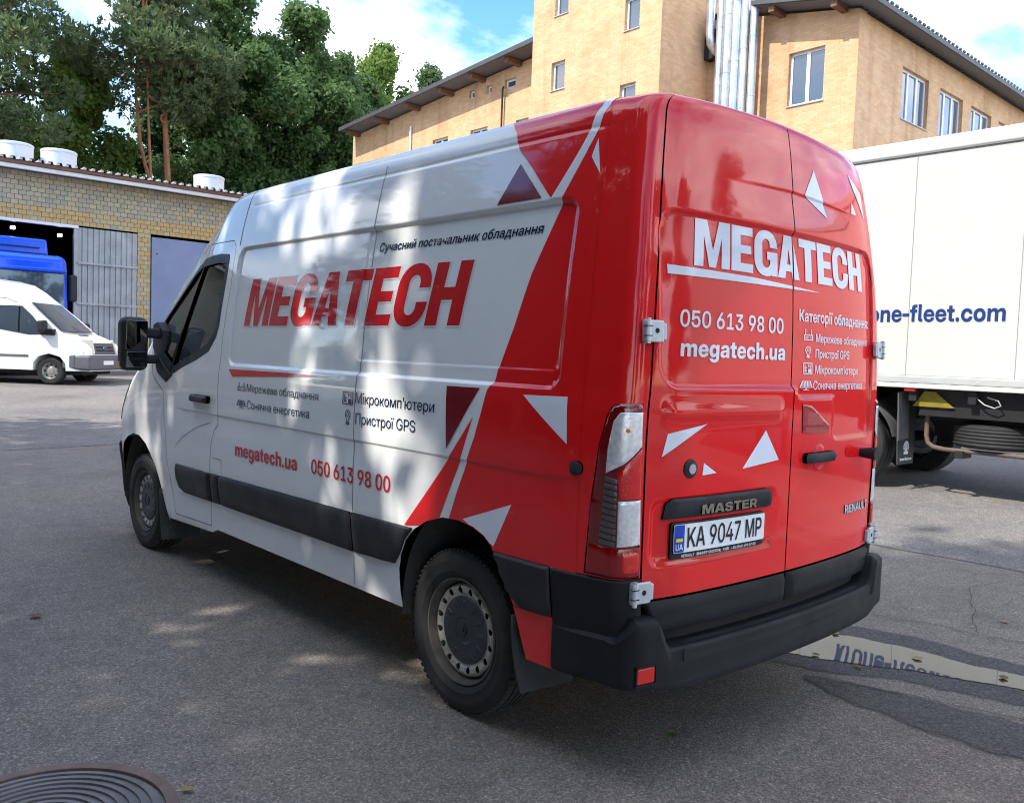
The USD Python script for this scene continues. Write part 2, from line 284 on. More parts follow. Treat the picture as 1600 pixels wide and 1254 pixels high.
mat('pine_bark', (.30,.13,.065), .9, noise=(2.5,.45), bump=(14,.02)); mat('bark', (.085,.066,.05), .95, noise=(3,.5), bump=(12,.03))
# asphalt: aggregate, patches, damp stains
def asphalt(name, base, scale_stone=150.0, rim=False):
    c = np.array(base)
    M[name] = usdkit.material(stage, '/World/Looks/'+name, {
        **({'wa': ('attribute', {'attribute': 'rim_distance'}), 'wm': ('math', {'math_type': 'multiply_add', 'value2': 7.5}), 'wr': ('map_range', {'range_type': 'smoothstep', 'from_min': .50, 'from_max': .85, 'to_min': 0.0, 'to_max': 1.0}), 'tp': ('transparent_bsdf', {}), 'ms': ('mix_closure', {})} if rim else {}),
        'g': ('geometry', {}), 'v': ('voronoi_texture', {'scale': scale_stone, 'randomness': 1.0}), 'vb': ('rgb_to_bw', {}), 'vr': ('rgb_ramp', {'ramp': [(0, tuple(c*.46)), (.45, tuple(c*.90)), (.8, tuple(c*1.35)), (1, tuple(np.minimum(c*2.4,.6)))]}),
        'n': ('noise_texture', {'scale': .55, 'detail': 8.0, 'roughness': .62}), 'nr': ('rgb_ramp', {'ramp': [(.28, (.62,.62,.64)), (.42, (.86,.86,.87)), (.55, (1,1,1)), (.75, (1.18,1.15,1.09))]}), 'mx': ('mix_color', {'blend_type': 'multiply', 'fac': 1.0, 'use_clamp': False}),
        'n2': ('noise_texture', {'scale': 7.0, 'detail': 7.0, 'roughness': .7}), 'n2r': ('rgb_ramp', {'ramp': [(.28, (.72,.72,.73)), (.52, (1,1,1)), (.8, (1.10,1.09,1.07))]}), 'mx2': ('mix_color', {'blend_type': 'multiply', 'fac': .8, 'use_clamp': False}),
        'n5': ('noise_texture', {'scale': 1.15, 'detail': 5.0, 'roughness': .55, 'distortion': .6}), 'n5r': ('rgb_ramp', {'ramp': [(.30, (1.12,1.10,1.06)), (.40, (1,1,1)), (.60, (1,1,1)), (.68, (.74,.74,.75)), (.8, (.62,.62,.64))]}), 'mx3': ('mix_color', {'blend_type': 'multiply', 'fac': .75, 'use_clamp': False}),
        'n3': ('noise_texture', {'scale': 260.0, 'detail': 3.0}), 'ad': ('math', {'math_type': 'multiply_add', 'value2': -.9}), 'n4': ('noise_texture', {'scale': 22.0, 'detail': 4.0}), 'ad2': ('math', {'math_type': 'multiply_add', 'value2': 1.6}),
        'b': ('bump', {'strength': 1.0, 'distance': .0052}), 'rr': ('map_range', {'from_min': .3, 'from_max': .7, 'to_min': .62, 'to_max': .88}), 'p': ('principled_bsdf', {'specular_ior_level': .42})},
        [('g.position','v.vector'), ('v.color','vb.color'), ('vb.val','vr.fac'), ('g.position','n.vector'), ('n.fac','nr.fac'), ('vr.color','mx.a'), ('nr.color','mx.b'), ('g.position','n2.vector'), ('n2.fac','n2r.fac'), ('mx.result','mx2.a'), ('n2r.color','mx2.b'), ('g.position','n5.vector'), ('n5.fac','n5r.fac'), ('mx2.result','mx3.a'), ('n5r.color','mx3.b'), ('mx3.result','p.base_color'),
         ('g.position','n3.vector'), ('v.distance','ad.value1'), ('n3.fac','ad.value3'), ('g.position','n4.vector'), ('n4.fac','ad2.value1'), ('ad.value','ad2.value3'), ('ad2.value','b.height'), ('b.normal','p.normal'), ('n.fac','rr.value'), ('rr.result','p.roughness')]+([('wa.fac','wm.value1'), ('n2.fac','wm.value3'), ('wm.value','wr.value'), ('wr.result','ms.fac'), ('tp.BSDF','ms.closure1'), ('p.BSDF','ms.closure2')] if rim else []), surface='ms.closure' if rim else 'p.BSDF')
asphalt('asphalt', (.232,.202,.174), 145.0); asphalt('old_asphalt', (.20,.185,.175), 120.0); asphalt('damp_asphalt', (.088,.084,.083), 118.0, True)
M['puddle_water'] = usdkit.material(stage, '/World/Looks/puddle_water', {
    'g': ('geometry', {}), 'n': ('noise_texture', {'scale': 7.0, 'detail': 2.0}), 'b': ('bump', {'strength': .04, 'distance': .004}), 'f': ('fresnel', {'IOR': 1.62}),
    'wa': ('attribute', {'attribute': 'rim_distance'}), 'wn': ('noise_texture', {'scale': 30.0, 'detail': 5.0}), 'wm': ('math', {'math_type': 'multiply_add', 'value2': 22.0}), 'wr': ('map_range', {'range_type': 'smoothstep', 'from_min': .52, 'from_max': .72, 'to_min': 0.0, 'to_max': 1.0}), 'tp': ('transparent_bsdf', {}), 'ms': ('mix_closure', {}),
    'd': ('diffuse_bsdf', {'color': (.075,.070,.060)}), 'gl': ('glossy_bsdf', {'color': (1,1,1), 'roughness': .008}), 'm': ('mix_closure', {})},
    [('g.position','n.vector'), ('n.fac','b.height'), ('b.normal','gl.normal'), ('f.fac','m.fac'), ('d.BSDF','m.closure1'), ('gl.BSDF','m.closure2'), ('wa.fac','wm.value1'), ('g.position','wn.vector'), ('wn.fac','wm.value3'), ('wm.value','wr.value'), ('wr.result','ms.fac'), ('tp.BSDF','ms.closure1'), ('m.closure','ms.closure2')], surface='ms.closure')
# ---------------------------------------------------------------- panel van skin: one chart (a, v) wrapped round the body
# a runs along the plan outline from the middle of the tail (0) round the left flank to the nose, negative on the right; v is height, continuing over the roof
VAN_Y = 0.022
_ol = np.array([(-.950,0),(-.949,.1),(-.944,.3),(-.925,.6),(-.898,.80),(-.880,.885),(-.868,.918),(-.840,.943),(-.78,.963),(-.70,.983),(-.60,.995),(-.4,1.0),(0,1.0),(1,1.0),(2.3,1.0),(3.0,.995),(3.5,.985),(3.9,.972),(4.2,.935),(4.38,.84),(4.47,.60),(4.52,.3),(4.54,0)])
def _dense(poly, step=.004):
    seg = np.r_[0, np.cumsum(np.hypot(*np.diff(poly, axis=0).T))]
    t = np.arange(0, seg[-1], step)
    return np.c_[np.interp(t, seg, poly[:,0]), np.interp(t, seg, poly[:,1])]
def _smooth_outline():
    P = _dense(_ol)
    P2 = np.r_[P[::-1]*[1,-1], P[1:], (P[::-1]*[1,-1])[1:]]
    out = []
    from scipy.ndimage import gaussian_filter1d
    big, small = gaussian_filter1d(P2, 22, axis=0), gaussian_filter1d(P2, 3.0, axis=0)
    n = len(P); big, small = big[n-1:2*n-1], small[n-1:2*n-1]
    d = np.hypot(P[:,0]+.866, P[:,1]-.922)
    w = np.clip((d-.03)/.12, 0, 1)[:,None]; w = w*w*(3-2*w)
    return big*w + small*(1-w)
_O = _smooth_outline()
_O[0,1] = 0; _O[-1,1] = 0
_OA = np.r_[0, np.cumsum(np.hypot(*np.diff(_O, axis=0).T))]
A_END = _OA[-1]
_half = len(_O)//2
def a_of_x(x):                                # flank: column of a given x
    k = np.searchsorted(_OA, .97)
    return np.interp(x, _O[k:,0], _OA[k:])
def a_of_y(y):                                # tail: column of a given y (relative to the van's middle)
    k = np.searchsorted(_OA, .93)
    return np.sign(y)*np.interp(np.abs(y), _O[:k,1], _OA[:k])
_W = np.array([(.20,.93),(.30,.955),(.36,.968),(.45,.972),(.54,.976),(.66,.992),(.76,1.0),(.95,1.002),(1.15,1.004),(1.32,1.0),(1.40,.992),(1.52,.985),(1.70,.970),(1.855,.952),(2.078,.920),(2.15,.907),(2.25,.886),(2.34,.864)])
_ROOF = np.array([(.853,2.38),(.838,2.411),(.810,2.440),(.768,2.459),(.70,2.472),(.60,2.479),(.45,2.486),(.25,2.493),(.1,2.496),(0,2.497)])
_rv = np.r_[0, np.cumsum(np.hypot(*np.diff(_ROOF, axis=0).T))]+2.36
from scipy.interpolate import PchipInterpolator
_fW = PchipInterpolator(np.r_[_W[:,0], _rv], np.r_[_W[:,1], _ROOF[:,0]])
_fZ = PchipInterpolator(np.r_[_W[:,0], _rv], np.r_[_W[:,0], _ROOF[:,1]])
V_END = _rv[-1]
_fR = PchipInterpolator([.2,.6,1.4,1.6,1.85,2.05,2.25,2.40,2.46,2.497], [0,0,0,.004,.016,.035,.058,.080,.095,.15])
_fF = PchipInterpolator([.2,.75,.95,1.05,1.18,1.33,1.55,1.8,2.05,2.25,2.36,2.43,2.49,2.497], [4.50,4.58,4.57,4.50,4.36,4.14,3.90,3.64,3.36,3.06,2.80,2.55,2.1,1.85])
def sm(t):
    t = np.clip(t, 0, 1); return t*t*(3-2*t)
def _s0(a, v):
    s, A = np.sign(a)+(a == 0), np.abs(a)
    xr, yr = np.interp(A, _OA, _O[:,0]), np.interp(A, _OA, _O[:,1])
    z = _fZ(v); w = _fW(v)
    x = xr + _fR(np.minimum(z,2.497))*sm((-.45-xr)/.4)
    xf = _fF(z); k = 1.6
    t = np.clip((xr-k)/(4.54-k), 0, 1)
    x = np.where(xr > k, k+(4.54-k)*t*(1+(( xf-k)/(4.54-k)-1)*sm(t*1.15)), x)
    taper = 1-.07*sm((xr-2.2)/1.7)*sm((z-1.25)/.9)     # the cab narrows towards the windscreen
    return np.stack([x, s*yr*w*taper, z], -1)
def _rr(px, pz, x0, x1, z0, z1, r):
    qx, qz = np.abs(px-(x0+x1)/2)-(x1-x0)/2+r, np.abs(pz-(z0+z1)/2)-(z1-z0)/2+r
    return np.hypot(np.maximum(qx,0), np.maximum(qz,0))+np.minimum(np.maximum(qx,qz),0)-r
ARCH_R = np.array([(0,.36)]); 
def _disp(a, v, P):
    """inward depth of the pressings at chart points"""
    x, y, z = P[...,0], P[...,1], P[...,2]
    A = np.abs(a); flank = sm((A-1.0)/.05); tail = 1-sm((A-.87)/.03)
    d = np.zeros_like(x)
    sd = _rr(x, z, -.600, 2.17, 1.385, 2.088, .07)
    d += flank*.015*sm(-(sd+.0)/.018)
    sd2 = _rr(x, z, -.580, .78, 1.452, 2.08, .03)
    d += flank*.004*sm(-sd2/.012)
    on = sm((x+.72)/.1)*sm((2.95-x)/.15)
    zc = 1.085
    d += flank*on*.006*sm((zc-z)/.010)*sm((z-zc+.16)/.15)
    # roof flank: a shallow gutter line
    d += flank*.004*np.exp(-((z-2.335)/.008)**2)*sm((2.2-x)/.1)*sm((x+.7)/.1)
    # tail: recessed window panels, number plate bay and the crease above
    u = y
    s1 = _rr(u, z, -.80, .80, 1.405, 2.045, .10)
    s2 = _rr(u, z, -.80, -.345, 1.185, 1.70, .06)
    s1 = np.minimum(np.minimum(s1, s2), _rr(u, z, -.80, -.02, 1.365, 1.70, .05))
    d += tail*.016*sm(-s1/.022)
    d -= tail*.012*np.exp(-((z-1.325)/.03)**2)*sm((u-.06)/.06)*sm((.80-u)/.08)
    d += tail*.010*sm(-_rr(u, z, .09, .82, .775, 1.03, .05)/.03)
    d += tail*.006*sm((2.205-.03*np.abs(u)-z)/.010)*sm((z-2.205+.16)/.15)*sm((.5-u)/.4)*sm((u+.62)/.2)
    return d
def _s1(a, v):
    return _s0(a, v)
def skin(a, v, offset=0.0):
    """points and normals of the skin at the chart points"""
    a, v = np.asarray(a,float), np.asarray(v,float)
    e = .0015
    def full(a, v):
        P = _s0(a, v)
        da, dv = _s0(a+e, v)-_s0(a-e, v), _s0(a, np.minimum(v+e, V_END))-_s0(a, v-e)
        n = np.cross(da, dv); L = np.linalg.norm(n, axis=-1, keepdims=True)
        n = np.where(L > 1e-12, n/np.maximum(L,1e-12), [0,0,1.])
        n = -n
        return P - n*_disp(a, v, P)[...,None], n
    P, n0 = full(a, v)
    e2 = .003
    da = full(a+e2, v)[0]-full(a-e2, v)[0]; dv = full(a, np.minimum(v+e2,V_END))[0]-full(a, v-e2)[0]
    n = -np.cross(da, dv); L = np.linalg.norm(n, axis=-1, keepdims=True)
    n = np.where(L > 1e-12, n/np.maximum(L,1e-12), n0)
    P = P + n0*np.asarray(offset)[...,None] if np.ndim(offset) else P + n0*offset
    return P + [0, VAN_Y, 0], n
# ---------------------------------------------------------------- the yard
def gz(x, y):
    """height of the yard: level under the van, rising gently away from it"""
    x, y = np.asarray(x, float), np.asarray(y, float)
    soft = lambda t, k: np.where(t > k, t-k/2, np.where(t > 0, t*t/(2*k), 0))
    return .030*(.672*soft(np.minimum(-.85-y, 30), .3)+.74*soft(np.minimum(x-5.0, 40), 1.0))
def g1(x, y): return float(gz(x, y))
xs = np.unique(np.r_[np.linspace(-160,-10,12), np.linspace(-10,12,67), np.linspace(12,60,40), np.linspace(60,220,12)])
ys = np.unique(np.r_[np.linspace(-160,-30,12), np.linspace(-30,-8,23), np.linspace(-8,2,60), np.linspace(2,30,18), np.linspace(30,120,8)])
gx, gy = np.meshgrid(xs, ys, indexing='ij')
V = np.stack([gx, gy, gz(gx, gy)], -1).reshape(-1,3); ny = len(ys)
q = (np.arange(len(xs)-1)[:,None]*ny+np.arange(ny-1)).ravel()
F = np.c_[q, q+ny, q+ny+1, q+1]
ground = emit(None, 'ground', (V, F), M['asphalt'], True); tag(ground, kind='structure')
def sheet(poly, lift, step=.25):
    """polygon laid on the yard as a sheet"""
    poly = poly.buffer(0); b = poly.bounds; out_v, out_f, k = [], [], 0
    for x0 in np.arange(b[0], b[2], step):
        for y0 in np.arange(b[1], b[3], step):
            c = poly.intersection(box(x0, y0, x0+step, y0+step))
            for g in getattr(c, 'geoms', [c]):
                if g.geom_type != 'Polygon' or g.area < 1e-8: continue
                p, t = trimesh.creation.triangulate_polygon(g, engine='earcut')
                out_v.append(p); out_f.append(t+k); k += len(p)
    P = np.concatenate(out_v); Fq = np.concatenate(out_f)
    V = np.c_[P, gz(P[:,0], P[:,1])+lift]
    n = np.cross(V[Fq[:,1]]-V[Fq[:,0]], V[Fq[:,2]]-V[Fq[:,0]])[:,2] < 0
    Fq[n] = Fq[n][:, ::-1]
    return trimesh.Trimesh(V, Fq, process=False)
def rimmed(prim, poly):
    """stores each vertex's distance to the rim of the sheet, so that damp ground and water thin out towards it"""
    m = UsdGeom.Mesh(prim); P = np.array(m.GetPointsAttr().Get())
    d = shapely.distance(shapely.points(P[:,:2].astype(float)), shapely.boundary(poly))
    UsdGeom.PrimvarsAPI(m).CreatePrimvar('rim_distance', Sdf.ValueTypeNames.FloatArray, 'vertex').Set(Vt.FloatArray.FromNumpy(d.astype(np.float32)))
    return prim
def wobble(pts, amp, step=.06, closed=True, seed=0):
    r = np.random.default_rng(seed); P = np.array(pts, float)
    if closed: P = np.r_[P, P[:1]]
    seg = np.r_[0, np.cumsum(np.hypot(*np.diff(P, axis=0).T))]; t = np.arange(0, seg[-1], step)
    Q = np.c_[np.interp(t, seg, P[:,0]), np.interp(t, seg, P[:,1])]
    o = meshkit.fbm(np.c_[Q*6, np.full(len(Q), seed)], 4, seed)-.5; o2 = meshkit.fbm(np.c_[Q*6+50, np.full(len(Q), seed)], 4, seed+9)-.5
    return Q+np.c_[o, o2]*amp*2
# paler old surface beyond the fresh asphalt
old = Polygon(wobble([(9.2,3.8),(9.6,-1),(8.6,-3.2),(3,-3.6),(.2,-3.75),(-3,-3.9),(-30,-4.4),(-60,-40),(60,-40),(60,30),(10,30)], .12, .3, seed=3))
tag(emit(None, 'old_pavement', sheet(old.buffer(0), .004, 2.0), M['old_asphalt'], True), kind='structure')
damp = Polygon(wobble([(-.28,-.86),(-.30,-1.55),(-.72,-1.66),(-1.12,-1.66),(-1.62,-1.72),(-2.4,-1.9),(-2.4,-1.35),(-1.5,-1.16),(-1.0,-1.02),(-.72,-.80),(-.45,-.74)], .035, .03, seed=5)).buffer(0)
damp = damp.buffer(.05); tag(rimmed(emit(None, 'damp_patch', sheet(damp, .003, .04), M['damp_asphalt'], True), damp), kind='structure')
streak = Polygon(wobble([(-.72,-.64),(-.98,-.76),(-1.4,-.83),(-2.0,-.95),(-2.1,-.72),(-1.6,-.52),(-1.15,-.54),(-.9,-.56)], .05, .03, seed=8)).buffer(0)
streak = streak.buffer(.05); tag(rimmed(emit(None, 'damp_streak', sheet(streak, .0045, .04), M['damp_asphalt'], True), streak), kind='structure')
pud = Polygon(wobble([(-.35,-.93),(-.36,-1.28),(-.56,-1.42),(-.80,-1.47),(-1.12,-1.48),(-1.45,-1.53),(-2.2,-1.68),(-2.2,-1.46),(-1.46,-1.33),(-1.18,-1.22),(-.98,-1.13),(-.78,-1.02),(-.60,-.93),(-.48,-.88)], .020, .025, seed=11)).buffer(0)
tag(rimmed(emit(None, 'puddle', sheet(pud, .0065, .03), M['puddle_water'], True), pud), kind='structure')
def crack(pts, w, seed):
    Q = wobble(pts, .035, .03, closed=False, seed=seed)
    return LineString(Q).buffer(w, cap_style=2, resolution=2).simplify(.002)
for i, (pts, w) in enumerate([([(-.41,-1.87),(-.69,-1.98),(-1.04,-2.02),(-1.23,-2.06),(-2.4,-2.3)], .003), ([(-.42,-.66),(-.81,-.72),(-1.12,-.84),(-1.33,-.88),(-1.9,-1.06)], .003), ([(-.41,-1.87),(.6,-2.3),(1.4,-2.9)], .0025), ([(.2,-3.0),(1.4,-3.35),(3.2,-4.6)], .003), ([(-1.0,-2.02),(-.6,-3.0),(-.7,-3.4)], .0018), ([(7.2,3.2),(8.0,1.8),(8.9,.2)], .004)]):
    emit(ground, 'crack', sheet(crack(pts, w, 20+i), .0085, .3), M['crack'], True)
# manhole cover: outer ring, raised rings, rusty frame
cx, cy, R0 = .10, 2.51, .41
mh = thing('manhole_cover', 'round cast iron manhole cover with concentric rings in the near asphalt', 'manhole cover', (cx, cy, 0))
def ring(r0, r1, z0, z1, n=72): 
    m = lathe([(r0, z0), (r0, z1), (r1, z1), (r1, z0)], n); v = m.vertices; m.vertices = np.c_[v[:,0], v[:,2], v[:,1]]; m.fix_normals(); return m
emit(mh, 'frame', ring(R0*.90, R0, .000, .013), M['iron_rust'])
emit(mh, 'lid', ring(.001, R0*.875, .000, .007), M['iron'])
for k in range(10):
    r = R0*(.10+.078*k); emit(mh, 'ring_rib', ring(r, r+R0*.036, .006, .0145), M['iron'])
# leaves and scraps lying about
lv = [(2.34,1.99,.05,'leaf_brown','curled brown leaf lying alone on the asphalt left of the van'), (-.49,-1.37,.035,'leaf_yellow','pale fallen leaf on the far edge of the puddle nearest the bumper'), (-.59,-.97,.03,'leaf_brown','dark leaf scrap on the near edge of the puddle by the bumper'), (-.95,-1.34,.04,'leaf_yellow','tan leaf floating on the upper edge of the puddle'), (-.81,-.98,.028,'leaf_brown','small leaf on the damp asphalt just before the puddle lettering'), (-1.34,-1.40,.04,'leaf_brown','dark crumpled leaf in the puddle near the right edge of the photo'), (-1.02,-2.38,.035,'leaf_yellow','ochre leaf on the dry asphalt beyond the puddle'), (-.72,.42,.035,'leaf_green','tiny green sprig on the asphalt in front of the rear bumper'), (.04,2.07,.03,'leaf_yellow','yellow leaf beside the manhole cover rim')]
def leaf_mesh(s, seed):
    r = np.random.default_rng(seed); t = np.linspace(0, 1, 7); w = .36*np.sin(np.pi*t**.8)
    x = np.r_[t-.5, t-.5, t-.5]; y = np.r_[w, 0*w, -w]; z = .16*np.abs(y)+.22*(t-.5).repeat(1)[np.r_[0:7,0:7,0:7]]**2+.04*r.random(21)
    V = np.c_[x, y, z]*s*1.5; F = []
    for k in range(2):
        for i in range(6): a = k*7+i; F += [(a, a+7, a+8), (a, a+8, a+1)]
    return T(trimesh.Trimesh(V, F, process=False), rz=r.uniform(0, 6.28))
for i, (x, y, s, m_, lb) in enumerate(lv):
    t = emit(None, 'fallen_leaf', T(leaf_mesh(s, i), (x, y, g1(x, y)+.011)), M[m_], True); tag(t, lb, 'leaf', 'leaves lying on the asphalt')
# ---------------------------------------------------------------- clipping polygons of the chart to the grid of the skin
def _lines(lo, hi, step, fine):
    L = [np.arange(lo, hi, step)]
    for c, w, s in fine: L.append(np.arange(c-w, c+w+1e-9, s))
    L = np.unique(np.r_[np.concatenate(L), lo, hi]); L = L[(L >= lo) & (L <= hi)]
    keep = [L[0]]
    for t in L[1:]:
        if t-keep[-1] > .0028: keep.append(t)
    keep[-1] = hi
    return np.array(keep)
_ax = lambda x: float(a_of_x(x))
_fa = [(_ax(-.60),.03,.005), (_ax(.78),.02,.005), (_ax(2.17),.03,.005), (.925,.05,.005), (float(a_of_y(.80)),.03,.006), (float(a_of_y(.20)),.03,.008)]
AL = _lines(0, A_END, .030, _fa)
AL = np.r_[-AL[:0:-1], AL]
VL = _lines(.20, V_END, .030, [(1.385,.03,.005), (1.452,.02,.004), (2.088,.03,.005), (1.085,.02,.004), (2.335,.03,.006), (1.405,.03,.006), (2.045,.03,.006), (1.185,.03,.007), (1.325,.06,.010), (.775,.03,.008), (1.03,.03,.008), (2.205,.02,.004), (2.42,.06,.010)])
def _tri(g):
    ext = np.array(g.exterior.coords)[:-1]; rings = [ext]+[np.array(h.coords)[:-1] for h in g.interiors]
    v = np.concatenate(rings); e = np.cumsum([len(r) for r in rings]).astype(np.uint32)
    return v, mapbox_earcut.triangulate_float64(v, e).reshape(-1,3).astype(int)
def clip(poly):
    """the polygon cut along the grid lines: chart points and triangles, counter-clockwise"""
    poly = poly if poly.is_valid else poly.buffer(0)
    VV, FF, k = [], [], 0
    for g in getattr(poly, 'geoms', [poly]):
        if g.is_empty or g.geom_type != 'Polygon' or g.area < 1e-9: continue
        shapely.prepare(g); b = g.bounds
        i0, i1 = max(np.searchsorted(AL, b[0], 'right')-1, 0), min(np.searchsorted(AL, b[2]), len(AL)-1)
        j0, j1 = max(np.searchsorted(VL, b[1], 'right')-1, 0), min(np.searchsorted(VL, b[3]), len(VL)-1)
        if i1 <= i0 or j1 <= j0: continue
        I, J = [t.ravel() for t in np.meshgrid(np.arange(i0, i1), np.arange(j0, j1), indexing='ij')]
        B = shapely.box(AL[I], VL[J], AL[I+1], VL[J+1])
        ins = shapely.contains(g, B); tou = ~ins & shapely.intersects(g, B)
        if ins.any():
            I2, J2 = I[ins], J[ins]; n = len(I2)
            P = np.stack([np.c_[AL[I2], VL[J2]], np.c_[AL[I2+1], VL[J2]], np.c_[AL[I2+1], VL[J2+1]], np.c_[AL[I2], VL[J2+1]]], 1).reshape(-1,2)
            o = np.arange(n)[:,None]*4+k
            VV.append(P); FF.append(np.r_[np.c_[o, o+1, o+2], np.c_[o, o+2, o+3]]); k += 4*n
        for c in shapely.intersection(g, B[tou]):
            for h in getattr(c, 'geoms', [c]):
                if h.geom_type != 'Polygon' or h.area < 1e-9: continue
                v, f = _tri(h); VV.append(v); FF.append(f+k); k += len(v)
    if not VV: raise ValueError('empty patch')
    P, F = np.concatenate(VV), np.concatenate(FF)
    _, first, inv = np.unique(np.round(P, 6), axis=0, return_index=True, return_inverse=True)
    inv = inv.ravel()
    P, F = P[first], inv[F]
    d1, d2 = P[F[:,1]]-P[F[:,0]], P[F[:,2]]-P[F[:,0]]
    ar = d1[:,0]*d2[:,1]-d1[:,1]*d2[:,0]
    F = np.where((ar < 0)[:,None], F[:, ::-1], F)[np.abs(ar) > 1e-10]
    return P, F
def patch(parent, name, poly, mat, offset=0.0, skirt=0.0, edge=0.0, label=None):
    """a piece of the skin: the part of it inside the polygon, raised by offset, its rim closed down to skirt below; edge rounds the rim"""
    P, F = clip(poly)
    off = np.full(len(P), offset)
    if edge:
        bd = shapely.boundary(poly); d = shapely.distance(shapely.points(P), bd)
        t = np.clip(d/edge, 0, 1); off = offset-(1-np.sqrt(np.clip(1-(1-t)**2, 0, 1)))*min(edge, abs(offset)+skirt)
    X, N = skin(P[:,0], P[:,1], off)
    F = F[:, ::-1]
    if edge:
        n = np.cross(X[F[:,1]]-X[F[:,0]], X[F[:,2]]-X[F[:,0]]); N = np.zeros_like(X)
        for k in range(3): np.add.at(N, F[:,k], n)
        N /= np.maximum(np.linalg.norm(N, axis=1, keepdims=True), 1e-12)
    if skirt:
        E = np.r_[F[:,[0,1]], F[:,[1,2]], F[:,[2,0]]]; key = np.sort(E, axis=1); _, idx, cnt = np.unique(key, axis=0, return_index=True, return_counts=True)
        B = E[idx[cnt == 1]]
        Xd = skin(P[:,0], P[:,1], off-skirt)[0]
        e = X[B[:,1]]-X[B[:,0]]; nn = np.cross(e, Xd[B[:,0]]-X[B[:,0]]); nn = -nn/np.maximum(np.linalg.norm(nn, axis=1, keepdims=True), 1e-12)
        nn = -nn
        V2 = np.stack([X[B[:,0]], X[B[:,1]], Xd[B[:,1]], Xd[B[:,0]]], 1).reshape(-1,3); N2 = np.repeat(nn, 4, 0)
        o = np.arange(len(B))[:,None]*4+len(X)
        # outward: edges of the piece run with the face on their left
        F = np.r_[F, np.c_[o+1, o, o+3], np.c_[o+1, o+3, o+2]]; X = np.r_[X, V2]; N = np.r_[N, N2]
    return emit_raw(parent, name, X, F, N, M[mat], label)
P_ = lambda *p: Polygon(p)
def strip(pts, w, cap=2): return LineString(pts).buffer(w/2, cap_style=cap, join_style=1)
def mirror(poly): return aff.scale(poly, -1, 1, origin=(0,0))
def rrect(x0, x1, y0, y1, r): return box(min(x0,x1)+r, min(y0,y1)+r, max(x0,x1)-r, max(y0,y1)-r).buffer(r, resolution=6)
van = thing('delivery_van', 'large white and red panel van with MEGATECH lettering parked in the foreground', 'van')

# ---- outlines on the chart (left flank positive)
arch_r = P_((2.141,.15), (2.150,.384), (2.166,.444), (2.174,.539), (2.150,.609), (2.107,.682), (2.040,.745), (1.948,.796), (1.840,.829), (1.734,.835), (1.642,.822), (1.575,.799), (1.530,.768), (1.505,.730), (1.489,.699), (1.450,.625), (1.416,.557), (1.372,.46), (1.337,.384), (1.30,.15)).buffer(.03).buffer(-.03, resolution=8)
arch_f = P_((6.02,.15), (6.00,.50), (5.94,.65), (5.86,.735), (5.723,.800), (5.592,.832), (5.450,.832), (5.303,.785), (5.215,.725), (5.126,.635), (5.076,.530), (5.010,.420), (4.965,.340), (4.94,.15)).buffer(.04).buffer(-.04, resolution=8)
bottom = P_((1.12,.20), (1.12,.372), (4.12,.374), (4.20,.345), (4.95,.312), (4.98,.20))
A_HINGE = float(a_of_y(.838)); A_LSEAM = A_HINGE
low_cut = .552
door_l = P_((.004,.672), (A_HINGE,.672), (A_HINGE,2.47), (.004,2.47))
door_lo = P_((.006,low_cut), (A_HINGE-.055,low_cut), (A_HINGE-.02,.60), (A_HINGE-.004,.664), (.006,.664))
door_r, door_ro = mirror(door_l), mirror(door_lo)
lamp_l = P_((.868,1.356), (.955,1.356), (.985,1.345), (1.005,1.305), (1.024,1.226), (1.050,1.024), (1.069,.758), (A_HINGE+.012,.752)).intersection(box(A_HINGE+.010,.5,2,2))
lamp_r = mirror(lamp_l)
win = P_((4.175,2.03), (4.195,2.055), (4.40,2.068), (5.10,2.062), (5.40,2.02), (5.60,1.92), (5.80,1.72), (5.86,1.60), (5.70,1.505), (5.391,1.400), (4.957,1.301), (4.771,1.351), (4.52,1.405), (4.304,1.464), (4.200,1.55), (4.169,1.619), (4.165,1.91)).buffer(.02).buffer(-.02, resolution=6)
# windscreen: from the left A-pillar across the nose to the right one
ws_l = P_((A_END+.1,1.37), (6.22,1.38), (6.10,1.60), (5.98,1.85), (5.86,2.06), (5.88,2.13), (A_END+.1,2.17)).intersection(box(0,0,A_END,4))
front_low = P_((6.04,.20), (6.04,.60), (6.02,.74), (A_END,.74), (A_END,.20))
headl = P_((5.98,.95), (6.10,.90), (6.40,.90), (6.55,.97), (6.40,1.12), (6.12,1.22), (6.00,1.16)).buffer(.02)
grille = P_((6.60,.80), (6.62,1.02), (A_END,1.06), (A_END,.80))
hood = P_((6.02,1.16), (6.40,1.13), (6.58,1.06), (A_END,1.07), (A_END,1.345), (6.20,1.345), (6.02,1.28))
fdoor = P_((4.075,1.02), (4.092,1.363), (4.088,1.555), (4.066,1.874), (4.10,2.102), (4.16,2.138), (5.10,2.150), (5.50,2.09), (5.75,1.90), (5.90,1.66), (5.86,1.52), (5.40,1.28), (5.05,1.18), (4.93,.95), (4.86,.55), (4.80,.365), (4.215,.385), (4.203,.553), (4.165,.90), (4.12,.99)).buffer(.03).buffer(-.03)
def ring_gap(poly, w): return poly.buffer(w/2).difference(poly.buffer(-w/2))
